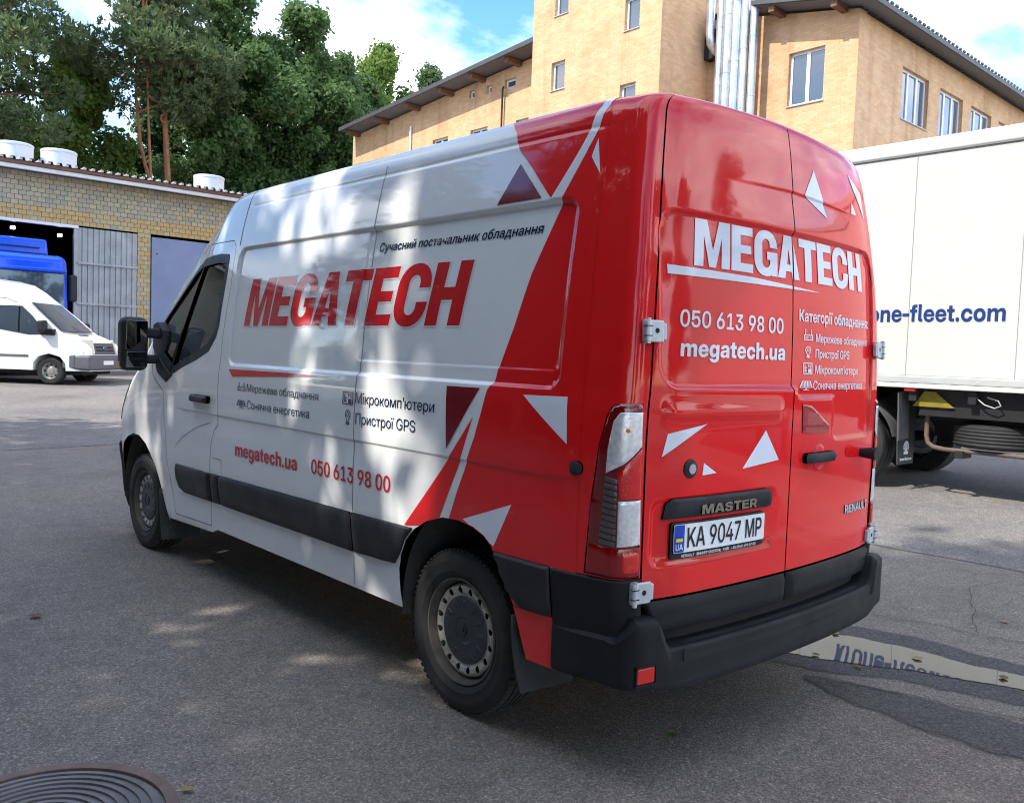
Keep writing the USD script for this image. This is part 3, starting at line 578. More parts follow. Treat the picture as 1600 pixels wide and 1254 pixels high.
# flank below the roof line behind this boundary is red (the wrap runs round the tail)
whole = box(0, .20, A_END, V_END-.004)
gap = .005
cuts = [arch_r, arch_f, bottom, win, ws_l, front_low, headl, grille, lamp_l, box(-1,0,A_HINGE+.006,2.476), box(0,.2,1.19,.752), hood.buffer(gap), fdoor.buffer(gap*.6)]
shell = whole.difference(shapely.union_all(cuts))
red_zone = P_((0,.2), (1.47,.2), (1.47,.70), (1.20,.72), (1.20,2.20), (1.16,V_END), (0,V_END))
redp = P_((1.416,.557), (1.213,.560), (1.190,.3705), (1.345,.3705))
for s in (1, -1):
    m_ = (lambda g: g) if s > 0 else mirror
    patch(van, 'body', m_(shell.difference(red_zone)), 'white_paint')
    patch(van, 'red_rear_panel', m_(shell.intersection(red_zone)), 'red_wrap')
    d = patch(van, 'front_door', m_(fdoor.difference(win).buffer(-gap*.4)), 'white_paint', skirt=.03)
    patch(d, 'handle_recess', m_(Point(4.34,1.175).buffer(.075)), 'white_paint', offset=-.004, skirt=.0)
    patch(d, 'door_handle', m_(rrect(4.19,4.47,1.145,1.190,.02)), 'black_plastic', offset=.040, skirt=.036, edge=.016)
    fr = patch(van, 'window_frame', m_(win.difference(win.buffer(-.055).difference(strip([(5.02,1.2),(5.00,2.2)], .05)))), 'black_plastic', offset=.001, skirt=.03)
    patch(van, 'side_window', m_(win.buffer(-.05)), 'pane', offset=-.012)
    patch(van, 'hood', m_(hood.buffer(-gap*.4)), 'white_paint', skirt=.03)
    patch(van, 'headlamp', m_(headl), 'headlamp', offset=.004, skirt=.03)
    patch(van, 'grille', m_(grille), 'gloss_black', offset=-.01, skirt=.01)
    patch(van, 'front_bumper', m_(front_low.difference(arch_f.buffer(.01))), 'bumper_plastic', offset=.022, skirt=.05, edge=.02)
    # dark seals deep behind the gaps
    patch(van, 'door_seal', m_(shapely.union_all([ring_gap(fdoor, .04), ring_gap(hood, .04)]).difference(shapely.union_all([win, ws_l, headl]))), 'seal', offset=-.020)
    # black rubbing strips, raised
    for q in (P_((4.726,.711), (4.185,.716), (4.185,.537), (4.623,.533), (4.695,.56), (4.737,.63)), P_((4.165,.717), (4.045,.720), (4.045,.541), (4.165,.538)), P_((4.030,.721), (2.552,.738), (2.552,.546), (4.030,.538)), P_((2.540,.738), (2.05,.748), (2.20,.562), (2.540,.546))):
        patch(van, 'side_moulding', m_(q.difference(arch_r.buffer(.006))), 'black_plastic', offset=.020, skirt=.022, edge=.014)
    patch(van, 'side_moulding', m_(P_((1.60,.752), (1.213,.752), (1.213,.566), (1.38,.560)).difference(arch_r.buffer(.004))), 'black_plastic', offset=.020, skirt=.022, edge=.014)
    patch(van, 'rear_sill_panel', m_(redp), 'red_wrap', offset=.002, skirt=.02)
    patch(van, 'corner_cladding', m_(box(A_HINGE+.004,.52,1.208,.750)), 'bumper_plastic', offset=.010, skirt=.03, edge=.008)
    patch(van, 'door_stop', m_(Point(1.11,1.121).buffer(.026)), 'rubber', offset=.020, skirt=.02, edge=.012)
    # thin upright joints of the flank
for s in (1, -1):
    m_ = (lambda g: g) if s > 0 else mirror
    for j, q in enumerate((strip([(2.535,.744),(2.535,2.36)], .006), strip([(1.176,2.085),(1.19,1.37),(1.200,.756)], .005), strip([(4.045,2.44),(4.038,2.22),(4.030,2.10)], .009), strip([(2.55,.385),(2.55,.54)], .005), strip([(4.74,.825),(4.63,.89),(4.50,.945),(4.36,.99),(4.20,1.025)], .0045), strip([(4.01,.73),(4.01,.818),(4.13,.818)], .005))):
        if s > 0 or j: patch(van, 'panel_joint', m_(q), 'seal' if j == 2 else 'joint_shade', offset=.0009)
patch(van, 'windscreen', ws_l, 'windscreen', offset=-.004); patch(van, 'windscreen', mirror(ws_l), 'windscreen', offset=-.004)

# ---- the two tail doors
tail = {}
for s, dp, lp in ((1, door_l, door_lo), (-1, door_r, door_ro)):
    d = patch(van, 'rear_door', dp, 'red_wrap', offset=.003, skirt=.03); tail[s] = d
    patch(d, 'lower_cladding', lp, 'bumper_plastic', offset=.022, skirt=.04, edge=.018)
patch(van, 'rear_door_seal', box(-A_HINGE-.02,.50,A_HINGE+.02,2.50), 'seal', offset=-.024)

# ---- livery: printed film on the skin
RED, WH, DR, NV, LR = 'red_wrap', 'vinyl_white', 'dark_red_wrap', 'lettering_navy', 'lettering_red'
f1, f2, f3 = .0012, .0019, .0026
not_body = shapely.union_all([arch_r, box(1.19,.2,1.60,.752), box(1.9,.2,5,.752), lamp_l, box(0,.2,A_HINGE+.006,2.476)])
VT = V_END-.004
patch(van, 'red_stripe', P_((1.70,2.441), (1.57,2.299), (1.492,2.226), (1.356,2.091), (1.24,2.26), (1.165,2.40), (1.165,VT), (1.74,VT), (1.74,2.48)).difference(not_body), RED, f1)
main = P_((1.115,2.40), (1.195,2.255), (1.298,2.086), (1.422,1.818), (1.487,1.615), (1.552,1.456), (1.568,1.396), (1.590,1.370), (1.615,1.28), (1.649,1.181), (1.688,1.094), (1.739,.972), (1.802,.82), (1.75,.70), (1.10,.70), (1.10,2.40))
patch(van, 'red_stripe', main.difference(not_body).difference(box(0,.2,1.06,3)), RED, f1)
patch(van, 'red_stripe', P_((1.663,1.259), (1.732,1.086), (1.790,.965), (1.857,.828), (1.88,.79), (2.115,.748), (1.931,.942), (1.811,1.08), (1.736,1.169)).difference(not_body), RED, f1)
stripe = P_((1.24,2.26), (1.165,2.40), (1.165,VT), (1.105,VT), (1.115,2.40), (1.195,2.255), (1.298,2.086), (1.356,2.091))
patch(van, 'white_stripe', stripe, WH, f2)
for q in ([(1.561,2.249), (1.658,2.096), (1.406,2.098)], [(1.844,1.372), (1.634,1.374), (1.826,1.114)]): patch(van, 'dark_triangle', P_(*q), DR, f2)
for q in ([(1.383,1.362), (1.166,1.367), (1.155,1.201)], [(1.706,.845), (1.42,.946), (1.515,.770)], [(1.144,2.298), (1.167,2.226), (1.111,2.158)]): patch(van, 'white_triangle', P_(*q).difference(arch_r.buffer(.004)), WH, f2)
# the heavy condensed word mark, drawn letter by letter (unit cell: width w, height 1)
def glyph(ch):
    st = .30                                       # stem
    if ch == 'M': return .98, P_((0,0),(.24,0),(.24,.66),(.40,0),(.58,0),(.74,.66),(.74,0),(.98,0),(.98,1),(.66,1),(.49,.36),(.32,1),(0,1))
    if ch == 'E': return .66, P_((0,0),(.66,0),(.66,.19),(.27,.19),(.27,.41),(.60,.41),(.60,.59),(.27,.59),(.27,.81),(.65,.81),(.65,1),(0,1))
    if ch == 'T': return .72, P_((.225,0),(.495,0),(.495,.80),(.72,.80),(.72,1),(0,1),(0,.80),(.225,.80))
    if ch == 'H': return .78, P_((0,0),(.27,0),(.27,.40),(.51,.40),(.51,0),(.78,0),(.78,1),(.51,1),(.51,.60),(.27,.60),(.27,1),(0,1))
    if ch == 'A': return .80, P_((0,0),(.26,0),(.30,.17),(.50,.17),(.54,0),(.80,0),(.56,1),(.24,1)).difference(P_((.335,.33),(.465,.33),(.40,.70)))
    oval = rrect(0,.78,-.02,1.02,.36); hole = rrect(.26,.52,.17,.83,.128)
    if ch == 'C': return .78, oval.difference(hole).difference(box(.45,.385,.9,.615)).union(box(.515,.36,.52,.37))
    if ch == 'G': return .78, oval.difference(hole).difference(box(.45,.50,.9,.64)).union(P_((.42,.36),(.78,.36),(.78,.54),(.42,.54)).intersection(box(.40,.2,.78,.54))).union(box(.58,0,.78,.54).difference(box(.0,0,.60,.001))).difference(hole.difference(box(.42,.36,.78,.54)))
def word(gap_=.045):
    x, parts = 0, []
    for ch in 'MEGATECH':
        w, g = glyph(ch); k = 0
        if ch == 'A': x -= .03
        if ch == 'T': x -= .03
        parts.append(aff.translate(g, x, 0)); x += w+gap_
    return shapely.union_all(parts), x-gap_
wm, wmw = word()
def place_word(a0, a1, v0, cap, shear):
    g = aff.affine_transform(wm, [1, shear, 0, 1, 0, 0]); s = (a1-a0)/(wmw+shear)
    return aff.affine_transform(g, [s, 0, 0, cap, a0, v0])
side_word = place_word(3.824, 1.771, 1.622, .269, .16)
patch(van, 'side_word_outline', side_word.buffer(.0065, join_style=2), WH, f2); patch(van, 'side_word', side_word, LR, f3)
patch(van, 'red_bar', P_((3.946,1.366), (3.885,1.324), (2.75,1.369), (3.22,1.371)), LR, f2)
def lettering(parent, name, text, a0, a1, v0, cap, w, m_, shear=0.0):
    return patch(parent, name, fit_text(text, a0, a1, v0, cap, w, shear), m_, f3)
lettering(van, 'slogan', 'Сучасний постачальник обладнання', 2.487, 1.386, 1.968, .041, 640, NV, .18)
lettering(van, 'service_text', 'Мережеве обладнання', 3.678, 2.873, 1.247, .044, 400, NV)
lettering(van, 'service_text', 'Сонячна енергетика', 3.668, 2.956, 1.151, .046, 400, NV)
lettering(van, 'service_text', "Мікрокомп'ютери", 2.527, 1.916, 1.257, .050, 430, NV)
lettering(van, 'service_text', 'Пристрої GPS', 2.520, 2.043, 1.162, .050, 430, NV)
lettering(van, 'web_address', 'megatech.ua', 3.815, 3.078, .868, .078, 760, LR)
lettering(van, 'phone_number', '050 613 98 00', 2.928, 2.222, .876, .073, 620, LR)
def icons(parent, kind, a0, a1, v0, v1, m_, lift=0.0):
    """small line pictograms in a unit square"""
    t = .055
    ln = lambda *p: LineString(p).buffer(t*.75, cap_style=2)
    if kind == 'router': g = shapely.union_all([ring_gap(box(.04,.06,.96,.46), t*1.4), ln((.18,.46),(.18,.98)), ln((.82,.46),(.82,.98)), ln((.16,.26),(.50,.26)), ln((.66,.26),(.84,.26))])
    if kind == 'pin': g = shapely.union_all([ring_gap(Point(.5,.70).buffer(.28).union(P_((.24,.6),(.76,.6),(.5,.14))), t*1.3), ring_gap(Point(.5,.70).buffer(.12), t), ln((.30,.10),(.5,.02)), ln((.5,.02),(.70,.10)), ln((.5,.18),(.70,.10)), ln((.5,.18),(.30,.10))])
    if kind == 'board': g = shapely.union_all([ring_gap(box(.04,.04,.96,.96), t*1.4), box(.55,.12,.86,.46), ln((.2,.2),(.2,.8)), ln((.2,.55),(.42,.55)), ln((.55,.62),(.55,.85)), ln((.70,.60),(.86,.60)), ln((.70,.76),(.86,.76)), ln((.32,.2),(.32,.4))])
    if kind == 'panel': g = shapely.union_all([ring_gap(P_((.02,.32),(.98,.32),(.80,.98),(.20,.98)), t*1.4), ln((.10,.54),(.90,.54)), ln((.16,.76),(.84,.76)), ln((.36,.32),(.42,.98)), ln((.64,.32),(.58,.98)), ln((.5,.32),(.5,.04)), ln((.28,.05),(.72,.05))])
    g = aff.affine_transform(g, [a1-a0, 0, 0, v1-v0, a0, v0])
    return patch(parent, 'pictogram', g, m_, f3+lift)
icons(van, 'router', 3.800, 3.697, 1.247, 1.297, NV); icons(van, 'panel', 3.804, 3.685, 1.149, 1.194, NV); icons(van, 'board', 2.643, 2.548, 1.245, 1.306, NV); icons(van, 'pin', 2.628, 2.550, 1.150, 1.220, NV)
# tail
tw = place_word(.657, -.705, 1.851, .171, 0.0)
def both(name, g, m_, f):
    for s, dp in ((1, door_l), (-1, door_r)):
        h = g.intersection(dp.buffer(-.002))
        if not h.is_empty: patch(tail[s], name, h, m_, .003+f)
both('tail_word', tw, WH, f3)
both('white_wedge', P_((.792,1.844), (.30,1.836), (-.241,1.814), (-.007,1.812), (.786,1.812)), WH, f2)
for q in ([(-.207,2.325), (-.102,2.202), (-.317,2.132)], [(-.628,2.353), (-.80,2.315), (-.80,2.19)], [(-.62,2.242), (-.598,2.187), (-.669,2.190)], [(.752,1.252), (.556,1.284), (.774,1.172)], [(.194,1.251), (.093,1.131), (.335,1.109)], [(.562,1.142), (.489,1.102), (.568,1.097)]):
    both('white_triangle', P_(*q), WH, f2)
tt = lambda text, a0, a1, v0, cap, w: both('tail_text', fit_text(text, a0, a1, v0, cap, w), WH, f3)
tt('050 613 98 00', .714, .076, 1.630, .060, 620); tt('megatech.ua', .703, .059, 1.525, .064, 800); tt('Категорії обладнання:', -.049, -.778, 1.687, .049, 640)
tt('Мережеве обладнання', -.193, -.755, 1.606, .035, 470); tt('Пристрої GPS', -.192, -.529, 1.541, .036, 470); tt("Мікрокомп'ютери", -.193, -.632, 1.474, .036, 470); tt('Сонячна енергетика', -.180, -.695, 1.408, .037, 470)
for kd, v in (('router',1.611), ('pin',1.539), ('board',1.472)): icons(tail[-1], kd, -.088, -.166, v, v+.047, WH, .003)
icons(tail[-1], 'panel', -.066, -.172, 1.405, 1.443, WH, .003)
# ---- fittings of the tail doors
L_, R_ = tail[1], tail[-1]
patch(L_, 'plate_lamp_bar', P_((.757,.949), (.744,1.004), (.721,1.022), (.171,1.024), (.133,1.008), (.128,.950)), 'black_plastic', offset=.030, skirt=.03, edge=.018)
patch(L_, 'model_lettering', fit_text('MASTER', .582, .258, .960, .034, 850), 'satin_metal', offset=.034, skirt=.006)
pl = patch(L_, 'number_plate_frame', rrect(.716,.174,.803,.934,.012), 'black_plastic', offset=.018, skirt=.02, edge=.006)
patch(L_, 'number_plate', rrect(.708,.182,.826,.928,.008), 'plate_white', offset=.0205, skirt=.003)
patch(L_, 'plate_band', rrect(.706,.655,.828,.926,.006), 'plate_blue', offset=.0215); patch(L_, 'plate_flag', box(.664,.878,.697,.889), 'plate_blue', offset=.0220); patch(L_, 'plate_flag', box(.664,.866,.697,.878), 'plate_yellow', offset=.0222)
patch(L_, 'plate_country', fit_text('UA', .698, .662, .836, .022, 600), 'ink_white', offset=.0222)
patch(L_, 'plate_characters', fit_text('KA 9047 MP', .640, .202, .842, .072, 560), 'ink_black', offset=.0222)
patch(L_, 'frame_lettering', fit_text('RENAULT · ВИННЕР ОБОЛОНЬ · КИЇВ · +38 (044) 490 07 00', .665, .235, .8085, .010, 560), 'ink_white', offset=.0196)
patch(L_, 'lock', Point(.632,1.125).buffer(.034), 'black_plastic', offset=.014, skirt=.012, edge=.008); patch(L_, 'lock_barrel', Point(.632,1.125).buffer(.018), 'sill_grey', offset=.0155, skirt=.004)
patch(R_, 'handle_recess', Point(-.235,1.123).buffer(.058), 'red_wrap', offset=.007, skirt=.004, edge=.006)
patch(R_, 'door_handle', rrect(-.092,-.352,1.104,1.146,.018), 'black_plastic', offset=.040, skirt=.035, edge=.018)
patch(R_, 'brake_lamp', P_((-.070,1.349), (-.145,1.341), (-.312,1.255), (-.298,1.224), (-.078,1.232)), 'lens_brake', offset=.010, skirt=.01, edge=.004)
patch(R_, 'badge_lettering', fit_text('RENAULT', -.515, -.800, .852, .038, 800), 'hinge_silver', offset=.007, skirt=.004)
px_, pn_ = skin(np.array([-.67]), np.array([1.118])); st_ = px_[0]
emit(R_, 'door_stop', cyl(st_, st_+pn_[0]*.075, .020, 18, .030), M['rubber'], 35)
patch(R_, 'red_sticker', P_((-.49,1.150), (-.64,1.150), (-.64,1.092), (-.49,1.118)), 'lens_bright_red', offset=.0050)
# ---- tail lamps
for s in (1, -1):
    m_ = (lambda g: g) if s > 0 else mirror
    lp = patch(van, 'tail_lamp', m_(lamp_l), 'lens_red_deep', offset=.006, skirt=.03, edge=.010)
    a0 = A_HINGE+.018
    seg = lambda nm, q, mt, o, e=.004: patch(lp, nm, m_(P_(*q).intersection(lamp_l.buffer(-.004))), mt, offset=o, skirt=.006, edge=e)
    seg('upper_lens', [(.952,1.326), (a0,1.328), (a0,1.219), (.930,1.152), (.992,1.116), (.988,1.202), (.972,1.295)], 'lamp_chrome', .010)
    seg('stop_lens', [(a0,1.212), (a0,1.031), (.945,1.028), (.951,1.118), (.928,1.148)], 'lens_bright_red', .012)
    seg('reverse_lens', [(.947,1.024), (a0,1.027), (a0,.872), (.946,.866)], 'lamp_chrome', .011)
    for k in range(11):
        v0 = .874+k*.0215; t = (v0-.87)/.25
        seg('striped_lens', [(1.011-.020*t,v0), (.951,v0-.008), (.951,v0+.009), (1.010-.020*t,v0+.017)], 'lamp_grey', .011, .002)
    seg('lower_lens', [(1.050,.866), (.950,.858), (a0,.862), (a0,.764), (1.060,.764)], 'lens_red', .011)
    patch(lp, 'bulb', m_(Point(.925,1.265).buffer(.007)), 'amber', offset=.0135, skirt=.004, edge=.003)
    patch(lp, 'red_reflector', m_(rrect(a0+.006,.930,.775,.850,.01)), 'lens_bright_red', offset=.0135, skirt=.002, edge=.004)
# ---- hinges
def hinge(s, v):
    a = s*(A_HINGE+.006); P, n = skin(np.array([a]), np.array([v])); P, n = P[0], n[0]
    t = np.cross([0,0,1.], n)*1.0; t /= np.linalg.norm(t); up = np.cross(n, t)
    body = [rbox(-.052,.030,-.038,.038,.012,.026,.006), rbox(-.058,-.034,-.040,.040,.004,.034,.009), rbox(.026,.044,-.030,.030,.006,.024,.006), rbox(-.03,.0,-.02,.02,.0,.014,.003), cyl((-.046,-.043,.026),(-.046,.043,.026),.009,12)]
    bolt = cyl((-.004,.002,.024),(-.004,.002,.0275),.009,14)
    slots = cat_([bx(-.060,-.033,-.018,-.015,.020,.0355), bx(-.060,-.033,.015,.018,.020,.0355)])
    Mx = np.eye(4); Mx[:3,0] = np.cross(up, n); Mx[:3,1] = up; Mx[:3,2] = n; Mx[:3,3] = P
    sx = 1.0 if s > 0 else -1.0
    fl = np.diag([sx, 1, 1, 1]).astype(float)
    def w(m):
        m = m.copy(); m.apply_transform(fl)
        if sx < 0: m.invert()
        m.apply_transform(Mx)
        m.fix_normals(); return m
    h = emit(van, 'door_hinge', w(cat_(body)), M['hinge_silver'], 35)
    emit(h, 'hinge_bolt', w(bolt), M['gloss_black'], 35); emit(h, 'hinge_slot', w(slots), M['gloss_black'])
for s, v in ((1,1.605), (1,.705), (-1,1.590), (-1,.712)): hinge(s, v)
# ---------------------------------------------------------------- rear bumper: a band swept round the tail
def bumper():
    A0 = 1.206
    aa = np.unique(np.r_[np.linspace(-A0, A0, 150), np.linspace(.60, 1.0, 60), np.linspace(-1.0, -.60, 60)])
    base, n = skin(aa, np.full(len(aa), .60)); base[:,2] = 0
    base = base + 0*n
    A = np.abs(aa); lip = sm((A0-A)/.16)                                   # how far the band stands proud of the flank
    tailw = 1-sm((A-.90)/.08)                                              # 1 across the tail, 0 along the flank
    post = sm((A-.745)/.085)*tailw; top_tail = .505+.115*post
    top = top_tail*tailw+(.556)*(1-tailw); out = .004+.016*lip+.052*tailw
    low = .352+.024*sm((A-.70)/.2)+.0*A; low = np.where(A > .98, .376-.006*sm((A-1.0)/.2), low)
    nn = n.copy(); nn[:,2] = 0; nn /= np.linalg.norm(nn, axis=1, keepdims=True)
    prof = lambda i: [(-.10, low[i]+.01), (out[i]-.030, low[i]), (out[i]-.010, low[i]+.005), (out[i]-.002, low[i]+.018), (out[i], low[i]+.035), (out[i], top[i]-.052), (out[i]-.010*tailw[i]*(1-post[i]), top[i]-.048), (out[i]-.010*tailw[i]*(1-post[i])+.0, top[i]-.018), (out[i]-.016, top[i]-.006), (out[i]-.026, top[i]), (-.10, top[i]+.002)]
    rows = []
    for i in range(len(aa)):
        rows.append([base[i]+nn[i]*o+np.array([0,0,z]) for o, z in prof(i)])
    V = np.array(rows); K = V.shape[1]; F = []
    for i in range(len(aa)-1):
        for k in range(K-1):
            a, b, c, d = i*K+k, (i+1)*K+k, (i+1)*K+k+1, i*K+k+1
            F += [(a, b, c), (a, c, d)]
    m = trimesh.Trimesh(V.reshape(-1,3), F, process=False)
    if m.face_normals[len(F)//2*1][0] > 0: pass
    c = m.triangles_center-[0.5, 0, .45]
    if (np.einsum('ij,ij->i', m.face_normals, c) > 0).mean() < .5: m.invert()
    return m, base, nn
bm, _, _ = bumper()
bp = emit(van, 'rear_bumper', bm, M['bumper_plastic'], 28)
def on_bumper(a, z, out):
    P, n = skin(np.array([a]), np.array([.6])); P, n = P[0].copy(), n[0].copy(); n[2] = 0; n /= np.linalg.norm(n); P[2] = z
    return P+n*out, n
for s in (1, -1):
    if s < 0: continue
    P, n = on_bumper(s*.880, .434, .0740)
    t = np.cross([0,0,1.], n); Mx = np.eye(4); Mx[:3,0] = t; Mx[:3,1] = np.cross(n, t); Mx[:3,2] = n; Mx[:3,3] = P-n*.008
    q = rbox(-.040,.040,-.028,.028,-.004,.010,.006); q.apply_transform(Mx); emit(bp, 'reflector', q, M['reflector_red'], 35)
    q = cat_([rbox(-.046,.046,-.034,-.029,-.004,.012,.002), rbox(-.046,.046,.029,.034,-.004,.012,.002), rbox(-.046,-.041,-.034,.034,-.004,.012,.002), rbox(.041,.046,-.034,.034,-.004,.012,.002)]); q.apply_transform(Mx); emit(bp, 'reflector_frame', q, M['bumper_plastic'], 35)
    P, n = on_bumper(s*.70, .43, .0685); t = np.cross([0,0,1.], n)
    emit(bp, 'bumper_joint', cat_([bx(-.002,.002,-.0015,.0015,0,.125)]).apply_transform(np.array([[t[0],n[0],0,P[0]],[t[1],n[1],0,P[1]],[0,0,1,.375],[0,0,0,1]])), M['seal'])
# grooved tread strip on the step
st = []
for k in range(3):
    aa = np.linspace(-.66, .66, 40); P, n = skin(aa, np.full(40, .6)); n[:,2] = 0; n /= np.linalg.norm(n, axis=1, keepdims=True); P = P+n*(.012+.009*k); P[:,2] = .5045
    st.append(tube(P, .0022, 5))
emit(bp, 'step_rib', cat_(st), M['bumper_plastic'], True)
# ---------------------------------------------------------------- wheels
def wheel_meshes():
    R = .345
    tyre = lathe([(.222,-.090), (.226,-.098), (.245,-.108), (.285,-.1145), (.315,-.110), (.332,-.098), (.342,-.082), (.3445,-.070), (.345,-.052), (.336,-.050), (.336,-.042), (.345,-.040), (.3455,-.015), (.336,-.013), (.336,-.004), (.3455,-.002), (.3455,.018), (.336,.020), (.336,.028), (.345,.030), (.345,.052), (.336,.054), (.336,.060), (.3445,.062), (.343,.076), (.334,.094), (.318,.107), (.300,.1120), (.297,.1135), (.291,.1135), (.288,.1125), (.262,.1105), (.258,.1118), (.252,.1112), (.249,.1085), (.236,.102), (.228,.095), (.222,.088)], 96)
    blocks = []
    for k in range(72):
        a = 2*np.pi*k/72
        for y0, y1 in ((.063,.098), (-.098,-.062)):
            b = rbox(-.0085,.0085,y0,y1,R-.012,R-.0005,.003,2); b = T(b, ry=a); blocks.append(b)
    rim = lathe([(.222,.088), (.224,.096), (.221,.1005), (.215,.098), (.211,.088), (.207,.070), (.203,.046), (.199,.034)], 72)
    hol = Point(0,0).buffer(.200, resolution=32).difference(Point(0,0).buffer(.11, resolution=24))
    for k in range(16):
        a = 2*np.pi*(k+.5)/16; hol = hol.difference(aff.translate(aff.rotate(aff.scale(Point(0,0).buffer(.0135, resolution=6), 1.12, 1), math.degrees(a), origin=(0,0)), .169*math.cos(a), .169*math.sin(a)))
    disc = prism_y(hol, .030, .0335).subdivide_to_size(.011, max_iter=12); disc.merge_vertices(); v = disc.vertices; r = np.hypot(v[:,0], v[:,2]); v[:,1] += np.interp(r, [.11,.150,.160,.178,.192,.200], [.030,.034,.040,.044,.036,.006]); disc.vertices = v
    back = lathe([(.200,.034), (.200,-.09), (.05,-.095), (.0001,-.095)], 48)
    cap = lathe([(.143,.058), (.1425,.071), (.139,.0745), (.128,.0765), (.092,.078), (.058,.0785), (.050,.0735), (.0001,.0735)], 64)
    bits = [T(rbox(-.010,.010,-.004,.004,-.016,.016,.004,3), (.112*math.sin(a), .077, .112*math.cos(a)), ry=a) for a in np.arange(12)*2*np.pi/12]
    em = prism_y(P_((0,.030),(.017,0),(0,-.030),(-.017,0)).difference(P_((0,.017),(.008,0),(0,-.017),(-.008,0))), .073, .079)
    return tyre, cat_(blocks), rim, disc, back, cap, cat_(bits), em
WM = wheel_meshes()
wheel0 = None
for i, (x, y, s) in enumerate([(0,.842,1), (3.682,.852,1), (0,-.798,-1), (3.682,-.808,-1)]):
    w = sub(van, 'wheel', (x, y+.0, .345), math.pi if s < 0 else 0)
    if wheel0 is None:
        wheel0 = w
        emit(w, 'tyre', WM[0], M['rubber'], 30); emit(w, 'tread_block', WM[1], M['rubber'], kind='stuff'); emit(w, 'rim', WM[2], M['rim_rust'], 30); emit(w, 'wheel_disc', WM[3], M['rim_steel'], 30); emit(w, 'brake_drum', WM[4], M['rim_rust'], 30); emit(w, 'hub_cap', WM[5], M['hub_plastic'], 25); emit(w, 'cap_rib', WM[6], M['hub_plastic'], 30, kind='stuff'); emit(w, 'cap_emblem', WM[7], M['hub_plastic'])
    else:
        w.GetReferences().AddInternalReference(wheel0.GetPath())
# ---------------------------------------------------------------- wells, floor, flaps
def well(x, s):
    t = np.linspace(-.15, np.pi+.15, 24); rin = .455
    xs_, zs_ = x+rin*.80*np.cos(t), .40+rin*np.sin(t)
    y0, y1 = VAN_Y+s*.955, VAN_Y+s*.45
    V = np.r_[np.c_[xs_, np.full(24, y0), zs_], np.c_[xs_, np.full(24, y1), zs_]]; F = [(i, i+1, 24+i+1, 24+i) for i in range(23)]
    m = trimesh.Trimesh(*[np.array(q) for q in (V, np.array([(a,b,c) for a,b,c,d in F]+[(a,c,d) for a,b,c,d in F]))], process=False)
    wall = trimesh.Trimesh(np.r_[np.c_[xs_, np.full(24, y1), zs_], [[x, y1, .3]]], [(i, i+1, 24) for i in range(23)], process=False)
    return cat_([m, wall])
for x in (.0, 3.682):
    for s in (1, -1): emit(van, 'wheel_well', well(x+.0, s), M['wheel_well'], 40)
emit(van, 'floor_pan', cat_([bx(-.80,4.2,-.42,.46,.36,.42), bx(.42,3.2,-.90,.94,.375,.42), bx(-.80,-.36,-.90,.94,.42,.46), bx(-.3,3.7,-.48,-.40,.28,.36), bx(-.3,3.7,.44,.52,.28,.36), cyl((0,-.8,.34),(0,.84,.34),.045,12), cyl((3.682,-.8,.34),(3.682,.84,.34),.045,12), cyl((.5,-.2,.30),(1.3,-.2,.30),.11,14), bx(1.6,2.5,-.5,.0,.26,.37)]), M['undercarriage'])
emit(van, 'exhaust_pipe', tube([(1.3,-.2,.30),(2.0,-.25,.28),(3.0,-.25,.30),(3.6,-.2,.35)], .03, 8), M['undercarriage'], True)
def flap(x, y, w, z0, z1, lean):
    V = bx(-.006,.006,-w/2,w/2,0,z1-z0); V = V.subdivide().subdivide(); v = V.vertices; v[:,0] += -lean*(1-v[:,2]/(z1-z0))**2+.012*np.sin(v[:,1]*14); V.vertices = v; V.apply_translation((x,y,z0)); return V
for s in (1, -1):
    emit(van, 'mud_flap', flap(-.395, VAN_Y+s*.848, .26, .235, .52, .06), M['flap_rubber'], True)
    emit(van, 'mud_flap', flap(3.24, VAN_Y+s*.85, .26, .15, .50, .05), M['flap_rubber'], True)
# ---------------------------------------------------------------- cab inside
emit(van, 'bulkhead', prism_x(P_((-.90,.45),(.94,.45),(.93,1.3),(.85,2.0),(.74,2.36),(-.70,2.36),(-.81,2.0),(-.89,1.3)), 2.22, 2.26), M['dark_interior'])
emit(van, 'cab_floor', bx(2.26,4.15,-.88,.92,.60,.64), M['dark_interior'])
for y in (-.50, .05, .52):
    q = sub(van, 'cab_seat', (2.55, VAN_Y+y, .64))
    emit(q, 'seat_cushion', rbox(.02,.52,-.23,.23,.26,.44,.06), M['seat_cloth'], 40); emit(q, 'backrest', T(rbox(-.07,.07,-.23,.23,0,.62,.06), (.05,0,.42), ry=-.2), M['seat_cloth'], 40); emit(q, 'headrest', T(rbox(-.05,.05,-.13,.13,0,.19,.05), (-.09,0,1.06), ry=-.1), M['seat_cloth'], 40); emit(q, 'seat_base', rbox(.04,.46,-.2,.2,.0,.27,.02), M['dark_interior'], 40)
emit(van, 'dashboard', prism_y(P_((3.45,.7),(3.40,1.22),(3.55,1.33),(3.85,1.35),(4.05,1.30),(4.1,.7)), -.84, .88), M['dark_interior'], 30)
tor = trimesh.creation.torus(.185, .016, 36, 10); emit(van, 'steering_wheel', T(tor, (3.22, VAN_Y+.47, 1.20), ry=-math.radians(62)), M['gloss_black'], True)
for s in (1, -1): emit(van, 'door_card', bx(2.5,3.55,VAN_Y+s*.90-.01,VAN_Y+s*.90+.01,.62,1.20), M['dark_interior'])
